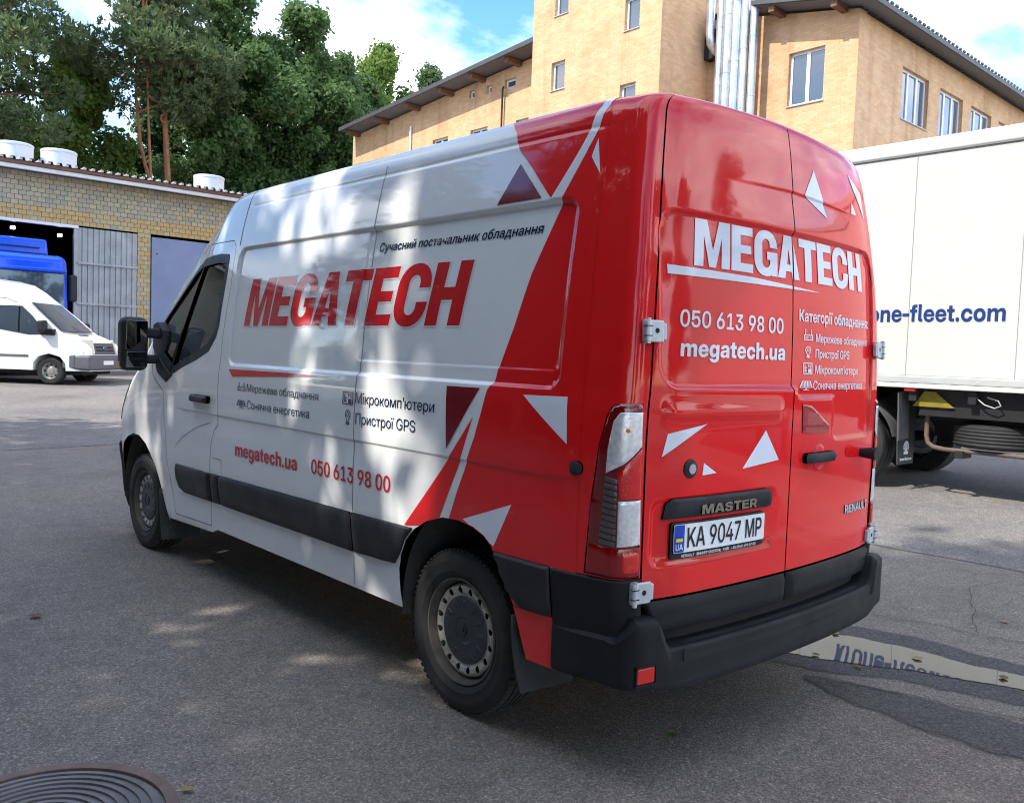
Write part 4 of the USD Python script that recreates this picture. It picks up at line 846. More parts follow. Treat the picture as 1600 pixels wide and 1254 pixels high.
# window divider
patch(van, 'window_divider', strip([(5.02,1.31),(4.99,2.06)], .035), 'gloss_black', offset=.002, skirt=.02)
patch(van, 'mirror_base', P_((5.90,1.62), (5.74,1.62), (5.60,1.50), (5.44,1.418), (5.20,1.36), (4.94,1.295), (5.04,1.245), (5.30,1.30), (5.60,1.43), (5.82,1.52)), 'black_plastic', offset=.012, skirt=.02, edge=.008)
# ---------------------------------------------------------------- mirrors with two arms
for s in (1, -1):
    y0 = VAN_Y+s*.93
    mm = sub(van, 'wing_mirror', (3.345, y0, 1.49))
    cy_ = s*.205
    hd = rbox(-.055,.085, cy_-.090, cy_+.090, -.180, .185, .05, 10)
    emit(mm, 'mirror_housing', hd, M['black_plastic'], 40)
    emit(mm, 'mirror_glass', T(rbox(-.004,.004, -.070, .070, -.098, .098, .003), (-.058, cy_, .063), rz=s*.10, ry=-.10), M['mirror_glass'], 30); emit(mm, 'wide_angle_glass', T(rbox(-.004,.004, -.070, .070, -.054, .054, .003), (-.060, cy_, -.103), rz=s*.16, ry=-.16), M['mirror_glass'], 30)
    emit(mm, 'indicator', rbox(.0,.05, cy_+s*.080, cy_+s*.093, -.165, -.12, .006), M['amber'], 30)
    for z0, z1 in ((.045,.115), (-.130,-.070)):
        emit(mm, 'mirror_arm', rbox(-.035,.045, min(s*.0,s*.15), max(s*.0,s*.15), z0, z1, .02), M['black_plastic'], 40)
    emit(mm, 'mirror_foot', prism_y(P_((-.10,-.20),(.10,-.02),(.10,.14),(.02,.16),(-.08,.10)), min(-s*.02,s*.04), max(-s*.02,s*.04)), M['black_plastic'], 40)
# ---------------------------------------------------------------- yellow brick garage across the yard
GX = 26.0; GG = g1(26, -5)
garage = thing('garage_building', 'long low yellow brick garage with corrugated roof, open gateway and metal gates', 'building', (0,0,0))
gw = emit(garage, 'wall', cat_([bx(GX+.045, GX+.40, -22, -.3, 5.04, 6.42), bx(GX+.045, GX+.40, -6.90, -6.48, .3, 5.04), bx(GX+.045, GX+.40, -22, -12.2, .3, 5.04), bx(GX+.045, GX+.40, -.3, 14, .3, 6.42)]), M['mortar_grey'])
rb = np.random.default_rng(21); bricks = []
bw, bh, jn = .205, .145, .011
def brick_rows(y0, y1, z0, z1):
    nz = int(round((z1-z0)/bh))
    for j in range(nz):
        z = z0+j*(z1-z0)/nz; o = (j % 2)*bw/2
        y = y0-o
        while y < y1-1e-6:
            a, b = max(y, y0), min(y+bw, y1); y += bw
            if b-a > .04: bricks.append((a, b, z, z+(z1-z0)/nz))
brick_rows(-11.6, -1.2, 4.99, 6.40); brick_rows(-6.90, -6.48, .55, 4.99); brick_rows(-22, -12.2, .45, 6.40); brick_rows(-12.2, -11.6, 4.99, 6.40); brick_rows(-1.2, -.3, 4.99, 6.40); brick_rows(-.3, 12, .45, 6.40)
centre = sorted(range(len(bricks)), key=lambda i: abs((bricks[i][0]+bricks[i][1])/2+5.4))
rank = {i: k for k, i in enumerate(centre)}
rest = {}
for i, (a, b, z0, z1) in enumerate(bricks):
    ochre = meshkit.noise(np.array([[a*.55, z0*.8, 3.3]]), 4)[0]*.75+(.40 if z0 < 5.3 else 0)+rb.uniform(-.22,.22)
    if z0 < 5.3 and (a > -.4 or b < -12.1): ochre -= .40
    k = 4 if ochre > .86 else 2 if ochre > .70 else int(rb.choice([0,1,3,5]))
    pr = rb.uniform(-.006,.006); m = bx(GX+pr, GX+.06, a+jn/2, b-jn/2, z0+jn/2, z1-jn/2)
    if rank[i] < 300: emit(gw, 'brick', m, M[f'khaki_brick_{k}'])
    else: rest.setdefault(k, []).append(m)
for k, ms in rest.items(): emit(gw, 'brickwork', cat_(ms), M[f'khaki_brick_{k}'], kind='stuff')
emit(garage, 'lintel', bx(GX-.05, GX+.12, -4.72, -.3, 4.90, 4.985), M['frame_white'])
emit(garage, 'gate_post', bx(GX-.03, GX+.10, -4.72, -4.60, .45, 4.90), M['corrugated'])
def corrugate(length, height, pitch, depth, base=.35):
    """trapezoid profile along x, standing along z; front face towards -y"""
    n = int(length/pitch)+1; P = []
    for k in range(n):
        x = k*pitch; P += [(x, 0), (x+pitch*.30, 0), (x+pitch*.42, depth), (x+pitch*.88, depth)]
    P = [(min(x, length), y) for x, y in P]; P = np.array(P)
    V = np.r_[np.c_[P, np.zeros(len(P))], np.c_[P, np.full(len(P), height)]]; L = len(P)
    F = [(i, i+1, L+i+1) for i in range(L-1)]+[(i, L+i+1, L+i) for i in range(L-1)]
    return trimesh.Trimesh(V, F, process=False)
lf = corrugate(1.80, 4.44, .165, .035); lf = T(lf, (GX-.02, -4.68, .50), rz=-math.pi/2); 
g_ = emit(garage, 'metal_gate', lf, M['corrugated'])
for z in (3.86, 2.62, .56): emit(g_, 'gate_rail', bx(GX-.065, GX-.03, -6.47, -4.69, z-.03, z+.03), M['corrugated'])
g_ = emit(garage, 'metal_gate', rbox(GX-.04, GX+.02, -12.2, -6.92, .50, 4.90, .01), M['grey_sheet'], 30, label='blue grey flat sheet gate')
emit(g_, 'bolt', bx(GX-.055, GX-.04, -7.10, -7.06, 4.35, 4.39), M['chassis_black'])
emit(g_, 'gate_seam', bx(GX-.045, GX-.038, -9.56, -9.545, .55, 4.86), M['chassis_black'])
# room behind the gateway
emit(garage, 'inner_room', cat_([bx(GX+12, GX+12.2, -12, 6, .3, 6.3), bx(GX+.4, GX+12, -12.2, -12, .3, 6.3), bx(GX+.4, GX+12, 6, 6.2, .3, 6.3), bx(GX+.4, GX+12, -12, 6, 6.2, 6.3), bx(GX+.42, GX+12, -12, 6, .40+.1, .46+.1)]), M['dark_interior'])
M['lamp_glow'] = usdkit.material(stage, '/World/Looks/lamp_glow', {'e': ('emission', {'color': (1.0,.95,.75), 'strength': 3.0})}, [], surface='e.emission')
for y, z in ((-4.45, 4.74), (-3.15, 4.82)):
    l_ = emit(garage, 'gateway_lamp', rbox(GX+.9, GX+1.02, y-.06, y+.06, z-.05, z+.05, .02), M['lamp_glow'], 40)
# corrugated roof, eaves board
rf = corrugate(36, 1.0, .245, .085)
v = rf.vertices; rf.vertices = np.c_[25.42+v[:,2]*14.5, 14-v[:,0], 6.60+v[:,1]+.012*v[:,2]*14.5]
emit(garage, 'roof', rf, M['roof_sheet']); v2 = rf.copy(); 
emit(garage, 'roof_edge', cat_([bx(25.47, 25.50, 13.9-.245*k-.075, 13.9-.245*k, 6.618, 6.69) for k in range(145)]), M['fascia_white'], kind='stuff')
emit(garage, 'eaves_board', bx(25.48, 25.56, -22, 14, 6.50, 6.598), M['wood_brown']); emit(garage, 'gutter_board', rbox(25.52, 25.66, -22, 14, 6.37, 6.495, .02), M['fascia_white'], 30)
emit(garage, 'soffit', bx(25.66, GX+.2, -22, 14, 6.42, 6.46), M['soffit'])
for y in (-3.42, -4.68, -9.62):
    vv = emit(garage, 'roof_vent', lathe([(.0, .74), (.50,.74), (.535,.72), (.535,.66), (.52,.64), (.52,-.05)], 40).apply_transform(np.array([[1,0,0,28.0],[0,0,1,y],[0,1,0,6.78],[0,0,0,1.]])), M['vent_white'], 35)
# ---------------------------------------------------------------- buff brick building
main_b = thing('brick_building', 'tall buff brick building with stepped tower, white windows and steel ducts behind the van', 'building', (0,0,0))
def window(parent, plane, c0, c1, z0, z1, at, inward, mull=1, sill=True, depth=.12):
    """a window in an opening: plane 'y' (wall along x) or 'x' (wall along y); at = outer face of the wall"""
    def B(a0, a1, d0, d1, zz0, zz1):
        d0, d1 = at+inward*d0, at+inward*d1
        return bx(a0, a1, d0, d1, zz0, zz1) if plane == 'y' else bx(d0, d1, a0, a1, zz0, zz1)
    fw = .07; c0, c1 = min(c0,c1), max(c0,c1)
    fr = [B(c0, c1, depth, depth+.06, z0, z0+fw), B(c0, c1, depth, depth+.06, z1-fw, z1), B(c0, c0+fw, depth, depth+.06, z0+fw, z1-fw), B(c1-fw, c1, depth, depth+.06, z0+fw, z1-fw)]
    ms = [c0+(c1-c0)*k/(mull+1) for k in range(1, mull+1)]
    fr += [B(m-.055, m+.055, depth-.004, depth+.06, z0+fw, z1-fw) for m in ms]
    w = emit(parent, 'window', cat_(fr), M['frame_white'])
    ed = [c0+fw]+[q for m in ms for q in (m-.055, m+.055)]+[c1-fw]
    for k in range(mull+1): emit(w, 'pane', B(ed[2*k], ed[2*k+1], depth+.025, depth+.04, z0+fw, z1-fw), M['house_glass'])
    if sill: emit(w, 'sill', B(c0-.02, c1+.02, -.035, depth, z0-.03, z0-.002), M['sill_grey'])
    return w
def walled(parent, plane, outline, holes, at, thick):
    p = P_(*outline).difference(shapely.union_all([box(min(a,b), z0, max(a,b), z1) for a, b, z0, z1 in holes]) if holes else Polygon())
    m = prism_y(p, at, at-thick) if plane == 'y' else prism_x(p, at, at+thick)
    return emit(parent, 'wall', m, M['buff_brick'])
s1h = [(10.04,11.17,9.10,10.64)]
w_ = walled(main_b, 'y', [(9.06,0),(16.2,0),(16.2,12.75),(9.06,11.40)], s1h, -20.0, .4)
for h in s1h: window(main_b, 'y', *h, -20.0, -1, 1)
gh = [(-22.83,-24.70,9.0,10.53), (-25.56,-27.43,9.0,10.53), (-28.14,-30.0,9.0,10.53), (-30.74,-32.6,9.0,10.53), (-33.4,-35.2,9.0,10.53)]
walled(main_b, 'x', [(-20.398,0),(-20.398,11.36),(-60,11.36),(-60,0)], gh, 9.064, .4)
for h in gh: window(main_b, 'x', *h, 9.064, 1, 2)
lh = [(26.15,25.79,12.22,12.54), (25.02,24.70,12.20,12.52), (23.90,23.24,12.18,12.52), (28.63,27.53,9.6,10.90), (25.99,24.88,9.6,10.88), (23.15,22.4,9.6,10.80)]
walled(main_b, 'y', [(19.0,0),(35.3,0),(35.3,12.12),(19.0,13.30)], lh, -20.0, .4)
for i, h in enumerate(lh): window(main_b, 'y', *h, -20.0, -1, 1 if i > 2 else 0, sill=i > 2)
# tower
kx = lambda x: -2.756+(x+2.756)*.9585
kz = lambda z: 1.507+(z-1.507)*.9585
TX0, TX1, TY = 14.07, 19.72, -17.6
th = [(kx(19.67),kx(19.0),kz(10.90),kz(11.88)), (kx(16.42),kx(15.75),kz(9.4),kz(10.45)), (kx(16.33),kx(15.70),kz(12.16),kz(13.2)), (kx(19.6),kx(18.94),kz(13.48),kz(14.5)), (kx(16.33),kx(15.70),kz(14.9),kz(15.9))]
walled(main_b, 'y', [(TX0,0),(TX1,0),(TX1,24),(TX0,24)], th, TY, .4)
for h in th: window(main_b, 'y', *h, TY, -1, 0)
emit(main_b, 'wall', cat_([bx(TX0+.001, TX0+.4, -24, TY-.4, 0, 24), bx(TX1-.4, TX1-.001, -24, TY-.4, 0, 24), bx(TX0+.4, TX1-.4, -24, -23.6, 0, 24)]), M['buff_brick'])
emit(main_b, 'roof', bx(TX0, TX1, -24, TY, 24, 24.2), M['roof_dark'])
emit(main_b, 'back_wall', bx(9.2, 35.2, -60, -59.6, 0, 11.3), M['buff_brick']); emit(main_b, 'far_wall', bx(34.9, 35.29, -59.6, -20.4, 0, 12), M['buff_brick'])
# right roof: corrugated sheets falling towards the near corner
sl = .19; r1 = corrugate(39.9, 1.0, .30, .07); v = r1.vertices; r1.vertices = np.c_[8.42+v[:,2]*7.6, -20.0-v[:,0], 11.46+v[:,1]+sl*v[:,2]*7.6]
r2 = corrugate(.75, 1.0, .30, .07); v = r2.vertices; r2.vertices = np.c_[8.42+v[:,2]*3.62, -19.25-v[:,0], 11.46+v[:,1]+sl*v[:,2]*3.62]; rr_ = cat_([r1, r2])
emit(main_b, 'roof', rr_, M['roof_sheet'])
emit(main_b, 'roof_edge', cat_([bx(8.40, 8.55, -19.27-.30*k-.14, -19.27-.30*k, 11.49, 11.55) for k in range(135)]), M['roof_dark'], kind='stuff')
def slope_box(x0, x1, y0, y1, z0, s, t):
    m = bx(x0, x1, y0, y1, 0, t); v = m.vertices; v[:,2] += z0+s*(v[:,0]-x0); m.vertices = v; return m
emit(main_b, 'soffit', cat_([slope_box(8.45, 12.04, -20.0, -19.30, 11.36, sl, .07), slope_box(8.45, 9.06, -60, -20.0, 11.36, sl, .07)]), M['soffit']); emit(main_b, 'verge_board', slope_box(8.42, 12.06, -19.30, -19.22, 11.37, sl, .13), M['roof_dark']); emit(main_b, 'eaves_board', bx(8.40, 8.46, -60, -19.22, 11.32, 11.46), M['roof_dark'])
for x in (9.5, 11.45): emit(main_b, 'purlin_end', slope_box(x-.09, x+.09, -20.1, -19.34, 11.36+sl*(x-8.42)-.19, 0, .17), M['wood_brown'])
# left roof: falls gently to the far left
emit(main_b, 'roof', slope_box(19.5, 35.15, -60, -19.10, 13.42, -.073, .10), M['roof_dark']); emit(main_b, 'soffit', slope_box(19.5, 35.10, -60, -19.15, 13.33, -.073, .09), M['soffit']); emit(main_b, 'verge_board', slope_box(19.5, 35.15, -19.16, -19.06, 13.32, -.073, .17), M['roof_dark'])
for x in (34.7, 32.2, 29.7, 27.3, 25.2, 23.0, 21.2): emit(main_b, 'purlin_end', slope_box(x-.11, x+.11, -20.05, -19.25, 13.29-.073*(x-19.5)-.17, 0, .19), M['wood_brown'])
# ducts and pipes
for i, (x, r) in enumerate([(13.24,.115), (12.96,.15), (12.66,.165), (12.36,.125), (12.04,.12)]):
    d_ = emit(main_b, 'steel_duct', cyl((x,-19.42,2),(x,-19.42,19), r, 20), M['duct_steel'], 40)
    emit(d_, 'duct_collar', cat_([cyl((x,-19.42,z),(x,-19.42,z+.03), r+.012, 20) for z in np.arange(3.0+.3*i, 18.5, 1.75)]), M['duct_steel'], 40)
emit(main_b, 'elbow_duct', tube([(13.62,-19.40,19),(13.60,-19.40,11.62),(13.59,-19.45,11.38),(13.56,-19.62,11.20),(13.55,-19.9,11.12),(13.55,-20.1,11.10)], .135, 16), M['duct_steel'], 40)
emit(main_b, 'duct_hood', bx(13.25, 14.0, -20.02, -19.7, 11.02, 11.9), M['chassis_black'])
emit(main_b, 'flue_pipe', tube([(23.88,-19.88,8),(23.88,-19.88,11.95),(23.80,-19.82,12.12),(23.68,-19.75,12.16)], .04, 8), M['chassis_black'], True)
emit(main_b, 'drain_pipe', cyl((30.25,-19.93,8.5),(30.25,-19.93,11.75), .05, 10), M['frame_white'], 40)
# ---------------------------------------------------------------- trees
def leaves(blobs, n, size, rng, aspect=1.7, up=.35, shell=.5):
    c = np.array([b[:3] for b in blobs]); r = np.array([b[3:6] if len(b) > 4 else (b[3],)*3 for b in blobs])
    w = np.prod(r, axis=1)**(2/3); k = rng.choice(len(blobs), n, p=w/w.sum())
    d = rng.normal(size=(n,3)); d /= np.linalg.norm(d, axis=1, keepdims=True)
    rad = shell+(1.08-shell)*rng.random(n)**.7
    p = c[k]+d*r[k]*rad[:,None]+rng.normal(size=(n,3))*size*.9
    nn = d*.8+rng.normal(size=(n,3))*.7+[0,0,up]; nn /= np.linalg.norm(nn, axis=1, keepdims=True)
    t = np.cross(nn, rng.normal(size=(n,3))); t /= np.linalg.norm(t, axis=1, keepdims=True); b = np.cross(nn, t)
    s = size*(.55+.9*rng.random(n))[:,None]
    V = np.stack([p-t*s*aspect/2, p+b*s/2-nn*s*.12, p+t*s*aspect/2, p-b*s/2-nn*s*.12], 1).reshape(-1,3); o = np.arange(n)[:,None]*4
    return V, np.r_[np.c_[o,o+1,o+2], np.c_[o,o+2,o+3]]
def tufts(blobs, n, size, rng):
    """needle tufts: thin blades fanning out of twig ends"""
    c = np.array([b[:3] for b in blobs]); r = np.array([b[3:6] for b in blobs]); w = np.prod(r, axis=1)**(2/3)
    m = n//7; k = rng.choice(len(blobs), m, p=w/w.sum()); d = rng.normal(size=(m,3)); d /= np.linalg.norm(d, axis=1, keepdims=True)
    p = c[k]+d*r[k]*(.35+.75*rng.random(m)**.6)[:,None]; ax = d*.7+[0,0,.55]+rng.normal(size=(m,3))*.3
    p, ax = np.repeat(p, 7, 0), np.repeat(ax, 7, 0); N = len(p)
    q = ax+rng.normal(size=(N,3))*.62; q /= np.linalg.norm(q, axis=1, keepdims=True); s = size*(.6+.8*rng.random(N))[:,None]
    sd = np.cross(q, rng.normal(size=(N,3))); sd /= np.linalg.norm(sd, axis=1, keepdims=True)
    V = np.stack([p-sd*s*.10, p+q*s*.5+sd*s*.15, p+q*s, p+q*s*.5-sd*s*.15], 1).reshape(-1,3); o = np.arange(N)[:,None]*4
    return V, np.r_[np.c_[o,o+1,o+2], np.c_[o,o+2,o+3]]
def bent(p, q, k, rng, amp):
    t = np.linspace(0, 1, k)[:,None]; P = np.array(p)+(np.array(q)-np.array(p))*t
    o = rng.normal(size=3)*amp; return P+np.sin(t*np.pi)*o+np.sin(t*2*np.pi)*rng.normal(size=3)*amp*.4
def broadleaf(name, label, cat, loc, h, rad, base, seed, leaf, size=.30, n=9000, nb=30, group=None, top=.35, lean=0, limbs=9):
    rng = np.random.default_rng(seed); t = thing(name, label, cat, loc, 0, group)
    blobs, tw = [], []
    for i in range(int(nb*1.5)):
        u = rng.random()**.9; z = base+(h-base)*(.04+.92*u)
        prof = np.sin(np.pi*min(max((u*.86+.14), 0), 1))**.65 if u < .5 else (1-(u-.5)/.5)**.62*.93+.10
        a, rr = rng.uniform(0, 2*np.pi), rad*prof*rng.uniform(.35,1.12)*(1.25 if rng.random() < .25 else 1)
        s = rad*rng.uniform(.26,.44)*(1-.30*u)*rng.choice([.45,.7,1,1])
        blobs.append((rr*np.cos(a)+lean*u, rr*np.sin(a), z, s, s, s*rng.uniform(.75,1.1)))
    blobs.append((lean, 0, h-.6, rad*.22, rad*.22, .9))
    for u in np.linspace(.06, .90, 8): blobs.append((lean*u+rng.uniform(-.3,.3)*rad*.4, rng.uniform(-.3,.3)*rad*.4, base+(h-base)*u, rad*.36*(1.15-.7*u), rad*.36*(1.15-.7*u), (h-base)*.07))
    tr = tube(bent((0,0,-.3), (lean*.9,0,h*.93), 10, rng, .25), np.linspace(h*.017, .03, 10), 9)
    emit(t, 'trunk', tr, M['bark'], True)
    for b in sorted(blobs, key=lambda b: -b[3])[:limbs]:
        z0 = max(base*.6, b[2]-rad*.9*rng.uniform(.5,1)); tw.append(tube(bent((lean*z0/h,0,z0), b[:3], 6, rng, .2), np.linspace(.10, .02, 6), 6))
    emit(t, 'limb', cat_(tw), M['bark'], True, kind='stuff')
    emit(t, 'crown', leaves(blobs, n if group else int(n*3.6), size if group else size*.58, rng), M[leaf])
    return t
def pine(name, label, loc, trunks, clumps, seed, n=9000, size=.34):
    """trunks: list of polylines with base radius; clumps: (x, y, z, rx, ry, rz)"""
    rng = np.random.default_rng(seed); t = thing(name, label, 'tree', loc)
    for P, r in trunks:
        P = np.array(P, float); s = np.linspace(0, 1, 16); seg = np.r_[0, np.cumsum(np.linalg.norm(np.diff(P, axis=0), axis=1))]; seg /= seg[-1]
        Q = np.c_[[np.interp(s, seg, P[:,k]) for k in range(3)]].T
        emit(t, 'trunk', tube(Q, np.linspace(r, r*.35, 16), 10), M['pine_bark'], True)
    tw = []
    for c in clumps:
        P = np.array(trunks[int(rng.integers(len(trunks)))][0]); z = c[2]-rng.uniform(.2,.9)
        x0 = np.interp(z, P[:,2], P[:,0]); y0 = np.interp(z, P[:,2], P[:,1]); z0 = min(z, P[-1,2])
        tw.append(tube(bent((x0,y0,z0), c[:3], 6, rng, .18), np.linspace(.075,.015,6), 6))
    emit(t, 'branch', cat_(tw), M['pine_bark'], True, kind='stuff')
    emit(t, 'crown', tufts(clumps, int(n*3.2), size*.85, rng), M['needles'])
    return t
def pine_clumps(seed, z0, z1, rad, n, lean=(0,0)):
    rng = np.random.default_rng(seed); out = []
    for i in range(n):
        u = rng.random(); z = z0+(z1-z0)*u; a = rng.uniform(0, 6.283); pr = rad*(1-.62*u**1.7)*(.55+.45*min(1,u*4)); rr = pr*rng.uniform(.25,1)
        s = rng.uniform(.75,1.25)*(1.15-.35*u); out.append((rr*np.cos(a)+lean[0]*u, rr*np.sin(a)+lean[1]*u, z, s*1.15, s*1.15, s*.55))
    return out
gnd = lambda x, y: (x, y, g1(min(x,45), y))
pine('pine_tree', 'tall pine at the left edge with bare orange trunk above the garage roof', gnd(40,-4.4), [([(0,-1.0,0),(0,-1.35,7),(0,-.6,10),(0,.3,13),(0,.4,20)], .24)], pine_clumps(31, 9.0, 19.8, 4.6, 74, (0,-.6)), 32, 13000)
pine('pine_tree', 'pine with twin orange trunks standing between the left pine and the tall broadleaf trees', gnd(40,-12.2), [([(0,-.35,0),(0,-.40,8),(0,-.15,12),(0,.1,17)], .22), ([(.4,.05,0),(.4,.0,7.3),(.4,.75,9.6),(.3,1.1,12.5),(.2,1.0,15)], .15), ([(-.6,.85,0),(-.6,.62,8),(-.5,.75,11),(-.4,.8,13.5)], .12)], pine_clumps(41, 11.6, 19.0, 3.3, 56), 42, 10500)
broadleaf('broadleaf_tree', 'bright yellow green broadleaf tree between the two pines', 'tree', gnd(43,-9.4), 14.6, 2.7, 5, 51, 'leaf_bright', .27, 7500, 24)
broadleaf('broadleaf_tree', 'tall slim broadleaf tree right of the twin trunked pine', 'tree', gnd(43,-16.6), 20.3, 3.3, 5.5, 61, 'leaf_deciduous', .29, 10500, 36, lean=.3)
broadleaf('broadleaf_tree', 'broad tall tree with rounded double crown in the middle of the tree row', 'tree', gnd(43.5,-21.0), 19.9, 3.6, 5.5, 71, 'leaf_deciduous', .29, 12000, 40)
broadleaf('broadleaf_tree', 'sloping shouldered tree beside the roof of the brick building', 'tree', gnd(45,-25.2), 18.2, 3.0, 5, 81, 'leaf_deciduous', .29, 9000, 30)
broadleaf('broadleaf_tree', 'low light green tree just above the far end of the brick roof', 'tree', gnd(52,-32.6), 22.0, 3.4, 8, 91, 'leaf_bright', .32, 6500, 24)
broadleaf('broadleaf_tree', 'small round tree peeking over the brick roof at its far slope', 'tree', gnd(54,-38.2), 22.6, 3.0, 8, 95, 'leaf_dark', .32, 6000, 22)
broadleaf('broadleaf_tree', 'full dark green tree filling the gap right of the double crowned tree', 'tree', gnd(47,-24.2), 19.0, 3.4, 5, 83, 'leaf_deciduous', .29, 9000, 30)
broadleaf('broadleaf_tree', 'rounded green tree whose top shows just left of the brick roof slope', 'tree', gnd(49,-29.0), 18.6, 3.3, 5, 87, 'leaf_deciduous', .30, 8500, 28)
broadleaf('broadleaf_tree', 'dark slender tree showing between the twin pine and the tall slim tree', 'tree', gnd(47,-15.2), 16.5, 2.6, 4, 89, 'leaf_dark', .29, 8000, 28)
for i, (x, y, h, r, l) in enumerate([(47,-7.5,12.0,3.2,'dark understorey tree behind the garage roof vents at the left'), (48,-13.6,11.0,2.9,'dark understorey tree behind the twin pine trunks'), (48,-19.2,13.5,3.4,'dark understorey tree under the tall slim broadleaf tree'), (48,-26.0,13.5,3.6,'dark understorey tree left of the brick gable'), (47,-2.0,14.5,3.4,'dark broadleaf tree behind the left pine')]):
    broadleaf('understorey_tree', l, 'tree', gnd(x,y), h, r, 2.5, 100+i, 'leaf_dark', .30, 6500, 24, limbs=5)
# trees along the near side of the yard: out of the frame, they shade the van and are mirrored in its side
def shade(loc, h, rad, base, seed, n):
    return broadleaf('yard_tree', 'leafy tree of the row beside the van, throwing dappled shade over it', 'tree', loc, h, rad, base, seed, 'leaf_yard', .22, n, 38, group='row of trees shading the near yard')
y0 = shade((0.9, 11.6, 0), 18.5, 3.6, 2.6, 201, 17500)
for x, y, rz, s, lb in [(-9.2,11.0,2.0,1.0,'behind the camera'), (-3.9,12.0,.9,1.08,'level with the camera'), (6.3,12.0,3.6,1.0,'level with the cab of the van'), (10.4,11.6,5.0,.95,'just ahead of the van'), (2.2,15.8,1.4,.85,'in the second rank abreast of the van'), (-2.6,16.0,4.4,.85,'in the second rank by its tail'), (-7.5,16.5,5.4,1.12,'in the second rank behind the camera'), (7.2,16.4,2.7,.85,'in the second rank ahead of the van'),
        (12.6,13.5,.4,.74,'towards the garage, nearest the van'), (16.6,14.2,1.9,.62,'towards the garage, second from the van'), (21.0,14.6,4.1,.70,'close to the garage'), (14.5,18.0,5.5,.72,'in the second rank towards the garage'),
        (-24.0,6.0,.2,.80,'far behind the camera on its left'), (-25.0,-.5,1.2,.72,'far behind the camera'), (-24.0,-7.5,2.6,.78,'far behind the tail of the van'), (-22.0,-14.0,3.9,.70,'far behind the van on its right'), (-19.0,-21.0,5.2,.75,'far back beyond the trailer')]:
    copy_of(y0, (x, y, 0), rz, label='leafy tree at the edge of the yard '+lb, scale=(s, s, s))

hedge = broadleaf('yard_shrub', 'tall dense shrub closing the far side of the tree row, abreast of the van', 'shrub', (1.0, 20.5, 0), 6.5, 3.4, .2, 301, 'leaf_yard', .26, 16000, 44, group='shrubs closing the near side of the yard')
for i, (x, lb) in enumerate([(-15.0,'far behind the camera'), (-11.0,'behind the camera'), (-7.0,'just behind the camera'), (-3.0,'by the tail of the van'), (5.0,'by the cab of the van'), (9.0,'ahead of the van'), (13.0,'towards the garage'), (17.0,'nearer the garage'), (21.0,'close to the garage'), (24.5,'against the garage')]):
    copy_of(hedge, (x, 20.5+.6*math.sin(i*2.1), 0), i*1.3, label='tall dense shrub closing the tree row '+lb)
# ---------------------------------------------------------------- white refrigerated trailer
TYs, TG = -6.5, .115
tr = thing('semi_trailer', 'white box trailer lettered krone-fleet.com with spare wheel underneath, right of the van', 'trailer', (0,0,0))
tb0, tb1 = TG+1.30-.115, 4.03
X0, X1 = -9.5, 3.9
emit(tr, 'box_body', rbox(X0, X1, TYs-2.58, TYs, tb0+.13, tb1-.16, .02), M['trailer_white'], 30)
emit(tr, 'roof_rail', rbox(X0-.02, X1+.02, TYs-2.60, TYs+.014, tb1-.165, tb1, .025), M['trailer_white'], 30)
emit(tr, 'roof_joint', bx(X0, X1, TYs+.0, TYs+.016, tb1-.172, tb1-.163), M['joint_shade'])
emit(tr, 'floor_rail', rbox(X0-.02, X1+.02, TYs-2.60, TYs+.022, tb0+.055, tb0+.135, .012), M['trailer_rail'], 30); emit(tr, 'skirt_rail', rbox(X0-.02, X1+.02, TYs-2.60, TYs+.03, tb0, tb0+.052, .010), M['trailer_white'], 30)
for x in np.arange(1.42, X0, -1.105): emit(tr, 'panel_joint', bx(x-.003, x+.003, TYs+.0005, TYs+.002, tb0+.14, tb1-.18), M['joint_shade'])
emit(tr, 'panel_joint', bx(2.52, 2.526, TYs+.0005, TYs+.002, tb0+.14, tb1-.18), M['joint_shade'])
for x in np.arange(3.4, -6, -.55): emit(tr, 'rail_rivet', bx(x-.008, x+.008, TYs+.02, TYs+.026, tb0+.085, tb0+.10), M['trailer_white']) if x > -1 else None
def flat_text(parent, name, text, x0, x1, z, cap, at, w, mt, sx=-1):
    p = fit_text(text, 0, abs(x1-x0), 0, cap, w); m = prism_y(p, 0, .003); v = m.vertices; m.vertices = np.c_[x0-v[:,0], at+.001+.003+v[:,1]-.003+.003, z+v[:,2]]
    m.fix_normals(); return emit(parent, name, m, M[mt])
tp = text_poly('krone-fleet.com', 700); tail_w = text_poly('ne-fleet.com', 700); W_ = 1.30/(tail_w.bounds[2])*tp.bounds[2]
flat_text(tr, 'lettering', 'krone-fleet.com', .435+W_, .435, 2.035, .185, TYs, 700, 'navy_print')
emit(tr, 'side_marker', rbox(1.30, 1.42, TYs-.05, TYs+.012, tb0-.035, tb0-.004, .006), M['tail_red'], 30)
emit(tr, 'chassis_beam', cat_([bx(X0, X1, TYs-.95, TYs-.80, tb0-.38, tb0-.01), bx(X0, X1, TYs-1.85, TYs-1.70, tb0-.38, tb0-.01)]+[bx(x-.04, x+.04, TYs-2.5, TYs-.03, tb0-.14, tb0-.01) for x in np.arange(X0+.3, X1, .62)]), M['chassis_black'])
emit(tr, 'equipment_box', cat_([rbox(-2.2, .02, TYs-1.2, TYs-.45, tb0-.50, tb0-.16, .02), bx(-.4, 1.7, TYs-1.66, TYs-1.60, tb0-.62, tb0-.02), bx(-.4, 1.3, TYs-.16, TYs-.13, tb0-.30, tb0-.01), rbox(.42, .62, TYs-.7, TYs-.45, tb0-.30, tb0-.12, .02)]), M['chassis_black'], 30)
